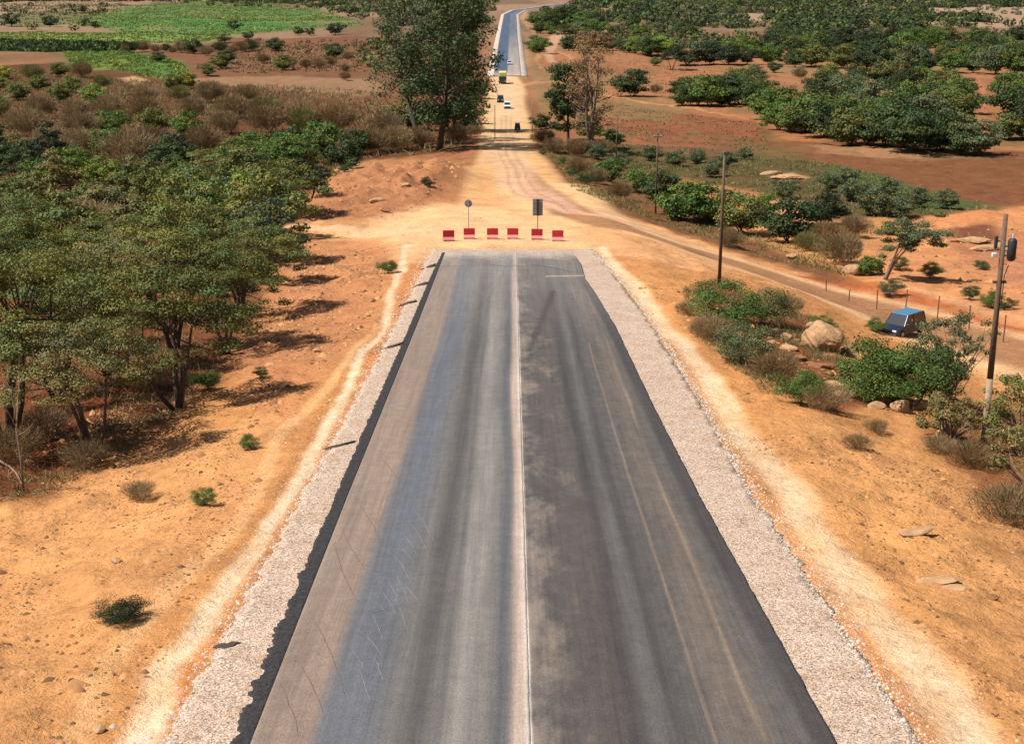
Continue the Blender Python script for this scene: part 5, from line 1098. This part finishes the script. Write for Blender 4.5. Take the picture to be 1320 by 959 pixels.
# ------------------------------------------------------------------ utility poles
def pole(px, py, H, label, lean=0, gear=0, r=.13, mat='wood'):
    x, y = px2w(px, py); z = h_full(x, y); t = thing('utility_pole', label, 'utility pole', (x, y, z), 0)
    t.rotation_euler = (0, lean, 0)
    if gear == 2:
        MB().tube([(0, 0, -.5), (0, 0, 2.6)], [r * 1.15, r * 1.05], 12).build('pole_foot', M['wood_pale'], t, True)
        MB().tube([(0, 0, 2.6), (0, 0, H * .6), (0, 0, H)], [r * 1.05, r * .9, r * .72], 12).build('shaft', M['wood'], t, True)
        d = MB().tube([(.34, -.02, H - 1.75), (.34, -.02, H - 1.68), (.34, -.02, H - .98), (.34, -.02, H - .9)], [.08, .16, .16, .1], 16).build('transformer_drum', M['dark_metal'], t, True)
        MB().tube([(.34, -.02, H - .9), (.34, -.02, H - .72)], [.03, .045], 8).build('bushing', M['lamp'], d)
        MB().box((.2, 0, H - 1.2), (.28, .06, .06)).build('bracket', M['steel'], t); MB().box((.2, 0, H - 1.55), (.28, .06, .06)).build('bracket', M['steel'], t)
        MB().box((-.27, 0, H - 1.05), (.12, .12, .5), .03).build('switch_box', M['dark_metal'], t)
        MB().box((-.14, 0, H - 1.0), (.2, .05, .05)).build('bracket', M['steel'], t)
        MB().box((-.3, -.02, H - 1.52), (.18, .12, .16), .02).build('insulator', M['lamp'], t)
        MB().tube([(.28, 0, H - 1.9), (.12, -.1, H - 2.3), (.1, -.11, H - 3.4)], .018, 5).build('down_cable', M['black'], t)
        MB().box((0, 0, H - 2.55), (.5, .1, .09)).build('crossarm', M['wood'], t)
    else:
        MB().tube([(0, 0, -.5), (0, 0, H * .6), (0, 0, H)], [r, r * .85, r * .7], 10).build('shaft', M[mat], t, True)
        if gear == 1:
            MB().box((0, -.1, H - .45), (.9, .09, .1)).build('crossarm', M['wood'], t)
            for dx in (-.38, .38): MB().tube([(dx, -.1, H - .4), (dx, -.1, H - .24)], [.035, .05], 8).build('insulator', M['lamp'], t)
        MB().box((0, -r * .8, H - .12), (.12, .06, .14)).build('pole_cap', M['dark_metal'], t)
pole(1268, 573, 8.9, 'nearest utility pole, brown with a whitish foot and a dark drum near the top', 0.0, 2, .115)
pole(927, 369, 9.0, 'second utility pole, thin and plain, above the broad blue-green shrub', 0, 0, .12)
pole(845, 277, 9.0, 'third utility pole, thin, beyond the detour left of the second', 0, 1, .11)
pole(794, 224, 8.5, 'fourth utility pole, faint, in the field bushes right of the eucalyptus pair', 0, 0, .1)
pole(686, 172, 7.0, 'thin pale pole on the right verge of the dirt road', 0, 0, .09, 'wood_pale')
pole(638, 180, 6.5, 'thin pale pole on the left verge of the dirt road', 0, 0, .09, 'wood_pale')

# ------------------------------------------------------------------ wire fence beyond the detour
def fence():
    P = [(1065, 376, .9), (1094, 388, .9), (1130, 399, 1.5), (1167, 401, 1.6), (1208, 412, 1.7), (1249, 425, 1.7), (1293, 441, 1.8), (1340, 456, 1.8)]
    W = [px2w(a, b) for a, b, h in P]; x0, y0 = W[0]; z0 = h_full(x0, y0)
    t = thing('wire_fence', 'low wire fence on thin rusty posts along the far side of the detour', 'fence', (x0, y0, z0))
    Q = []
    for (x, y), (_, _, h) in zip(W, P):
        b = np.array([x - x0, y - y0, h_full(x, y) - z0]); Q.append((b, h * 1.05))
        MB().tube([b + (0, 0, -.2), b + (random.uniform(-.06, .06), 0, h * 1.05)], .045, 6).build('post', M['wood'], t)
    for k in (.45, .85): MB().tube([b + np.array([0, 0, h * k]) for b, h in Q], .008, 4).build('wire', M['steel'], t)
fence()

# ------------------------------------------------------------------ sapling and fallen branches at the left border
x, y = px2w(30, 632); z = h_full(x, y)
t = thing('dead_sapling', 'thin pale leafless sapling standing at the left border of the sand', 'sapling', (x, y, z))
rng = np.random.default_rng(3); MB().tube([(0, 0, -.1), (.03, 0, 1.2), (-.02, 0, 2.2), (.12, 0, 3.2)], [.045, .04, .03, .012], 7).build('stem', M['bark_grey'], t, True)
for k in range(5): MB().tube(bend((0, 0, 2.0 + .2 * k), (rng.normal(0, .5), rng.normal(0, .4), 2.9 + .25 * k), rng, 5), np.linspace(.016, .005, 5), 5).build('branch', M['bark_grey'], t, True)
for i, (a, b, c, d, r, lb) in enumerate([(-5, 605, 28, 625, .045, 'pale fallen branch leaning against the foot of the sapling'), (30, 575, 55, 582, .03, 'short pale branch lying in the shade right of the sapling'), (75, 590, 120, 592, .025, 'thin fallen branch under the one-trunk acacia'), (1040, 480, 1092, 468, .05, 'fallen branch lying below the biggest boulder')]):
    p = np.array([*px2w(a, b), 0]); q = np.array([*px2w(c, d), 0]); p[2] = h_full(p[0], p[1]) + .12; q[2] = h_full(q[0], q[1]) + .05
    MB().tube(bend(p * 0, q - p, rng, 6, .05), np.linspace(r, r * .5, 6), 6).build('fallen_branch', M['bark_grey'], None, True, loc=tuple(p), label=lb, category='branch')

# ------------------------------------------------------------------ vehicles (front towards -y in their own frame)
def wheel(t, x, y, r=.34, w=.22):
    ty = MB().tube([(x - w / 2, y, r), (x + w / 2, y, r)], r, 20); o = bpy.data.objects.new('wheel', ty.mesh('wheel', M['black'])); COL.objects.link(o); o.parent = t
    s = 1 if x > 0 else -1
    MB().tube([(x + s * (w / 2 - .02), y, r), (x + s * (w / 2 + .012), y, r)], r * .62, 14).build('rim', M['rim'], o)
def paint(name, col, rough=.35): return plain(name, col, rough, .12, 3, spec=.5)
def car(px, py, rz, label, body, roof=None, L=4.3, W=1.78, H=1.72, sc=1.0, group=None, suv=True):
    x, y = px2w(px, py); z = h_full(x, y); t = thing('suv' if suv else 'car', label, 'car', (x, y, z + .02), rz, group); t.scale = (sc, sc, sc)
    bm_ = paint('car_paint', body); rf = paint('roof_paint', roof) if roof else bm_
    l = L / 2
    R_ = Matrix.Rotation(-pi / 2, 3, 'Z')
    rot = np.array([[0, 1, 0], [1, 0, 0], [0, 0, 1]], float)   # profile x (length) -> y
    def pr(prof, hw, taper=0, lim=None):
        m = MB(); m.prism(prof, -hw, hw, taper=taper, toplim=lim); m.v = [v @ rot for v in m.v]; return m
    h1 = .92
    low = [(-l, .45), (-l + .06, .28), (l - .05, .28), (l, .45), (l, .86), (l - .06, h1), (-l + 1.15, h1 + .02), (-l + .12, h1 - .14), (-l, .74)]
    b = pr(low, W / 2, .05, (.7, h1)).build('body', bm_, t)
    cab = [(-l + 1.05, h1 - .02), (-l + 1.62, H - .09), (-l + 1.85, H - .05), (l - .35, H - .05), (l - .2, H - .12), (l - .03, h1 - .02)]
    pr(cab, W / 2 - .06, .14, (h1, H)).build('cabin', M['glass'], t)
    rp = [(-l + 1.60, H - .06), (-l + 1.85, H), (l - .4, H), (l - .18, H - .08)]
    pr(rp, W / 2 - .17).build('roof', rf, t)
    for s in (-1, 1):
        for (ya, za, yb, zb) in ((-l + 1.08, h1, -l + 1.66, H - .05), (-l + 2.45, h1, -l + 2.45, H - .05), (l - .08, h1, l - .26, H - .06)):
            MB().tube([(s * (W / 2 - .065), ya, za), (s * (W / 2 - .18), yb, zb)], .04, 6).build('pillar', bm_, t)
        MB().box((s * (W / 2 + .07), -l + 1.35, h1 + .08), (.16, .1, .12), .03).build('mirror', bm_, t)
        MB().box((s * (W / 2 - .28), -l + .02, .68), (.36, .10, .16), .03).build('headlight', M['lamp'], t)
        MB().box((s * (W / 2 - .2), l - .01, .74), (.22, .06, .22), .02).build('taillight', M['taillamp'], t)
        for yy in (-l + .78, l - .78): wheel(t, s * (W / 2 - .10), yy)
    MB().box((0, -l - .005, .62), (.8, .05, .18), .02).build('grille', M['black'], t)
    MB().box((0, -l - .02, .38), (W - .14, .14, .2), .04).build('bumper', M['dark_metal'], t); MB().box((0, l + .02, .40), (W - .14, .14, .2), .04).build('bumper', M['dark_metal'], t)
    return t
car(1162, 431, radians(-46), 'dark blue off-road vehicle with a light blue roof, driving along the detour behind the shrubs', (.015, .02, .045), (.06, .16, .26), sc=.88)
car(654, 140, 0, 'white car coming down the dirt road, behind the small dark vehicle', (.75, .75, .75), None, L=4.2, H=1.6, suv=False, group='cars on the far road')
car(645, 132, 0, 'dark car on the dirt road between the yellow-topped lorry and the white car', (.02, .022, .03), None, L=4.2, group='cars on the far road')
car(657, 84, 0, 'white car with dark windows, alone on the far asphalt', (.7, .7, .7), None, L=4.4, suv=False, group='cars on the far road')
def tuk(px, py, label):
    x, y = px2w(px, py); z = h_full(x, y); t = thing('small_vehicle', label, 'vehicle', (x, y, z + .02), 0); d = paint('dark_paint', (.02, .02, .028))
    rot = np.array([[0, 1, 0], [1, 0, 0], [0, 0, 1]], float)
    m = MB(); m.prism([(-1.25, .35), (1.2, .35), (1.2, 1.0), (-.6, .95), (-1.2, .7)], -.6, .6); m.v = [v @ rot for v in m.v]; m.build('body', d, t)
    m = MB(); m.prism([(-.75, .95), (-.5, 1.62), (1.1, 1.62), (1.18, .99)], -.56, .56, taper=.08, toplim=(1, 1.6)); m.v = [v @ rot for v in m.v]; m.build('cabin', M['glass'], t)
    MB().box((0, .3, 1.66), (1.06, 1.7, .07), .02).build('roof', paint('pinkish_roof', (.3, .22, .22)), t)
    wheel(t, 0, -.95, .26, .14); wheel(t, -.52, .8, .26, .14); wheel(t, .52, .8, .26, .14); MB().box((0, -1.22, .72), (.2, .08, .16), .02).build('headlight', M['lamp'], t)
tuk(667, 170, 'small dark vehicle nearest on the dirt road, just beyond the tree shadow')
def lorry(px, py, label):
    x, y = px2w(px, py); z = h_full(x, y) if y < 512 else road_z(y) + .19; t = thing('lorry', label, 'lorry', (x, y, z + .02), 0); ol = paint('olive_paint', (.05, .052, .025)); ye = paint('yellow_paint', (.62, .62, .12), .6)
    rot = np.array([[0, 1, 0], [1, 0, 0], [0, 0, 1]], float)
    m = MB(); m.prism([(-3.9, .5), (-2.1, .5), (-2.1, 2.5), (-3.5, 2.5), (-3.9, 1.5)], -1.2, 1.2); m.v = [v @ rot for v in m.v]; m.build('cab', ol, t)
    MB().box((0, -3.74, 1.9), (2.05, .06, .75), .01, rot=Matrix.Rotation(-.37, 3, 'X')).build('windscreen', M['glass'], t)
    MB().box((0, 1.0, 1.5), (2.4, 6.0, 1.3), .05).build('cargo_body', ol, t); MB().box((0, .9, 2.98), (2.44, 6.1, 1.6), .12).build('cargo_cover', ye, t)
    MB().box((0, 0, .75), (1.0, 7.6, .2)).build('chassis', M['dark_metal'], t); MB().box((0, -3.95, .6), (2.3, .15, .3), .03).build('bumper', M['dark_metal'], t)
    for s in (-1, 1):
        MB().box((s * .9, -3.92, .95), (.3, .08, .2), .02).build('headlight', M['lamp'], t); MB().box((s * 1.35, -3.5, 1.9), (.15, .1, .4), .02).build('mirror', M['dark_metal'], t)
        for yy in (-3.0, 1.6, 2.8): wheel(t, s * 1.05, yy, .5, .3)
lorry(648, 108, 'olive lorry with a bright yellow covered load, where the far asphalt begins')

# unused prototypes never shown are removed
for kind, ps in PROTO.items():
    for p in ps:
        if p.name not in USED:
            for ch in KIDS[p.name]: bpy.data.objects.remove(ch, do_unlink=True)
            bpy.data.objects.remove(p, do_unlink=True)
print('placed', len(placed))
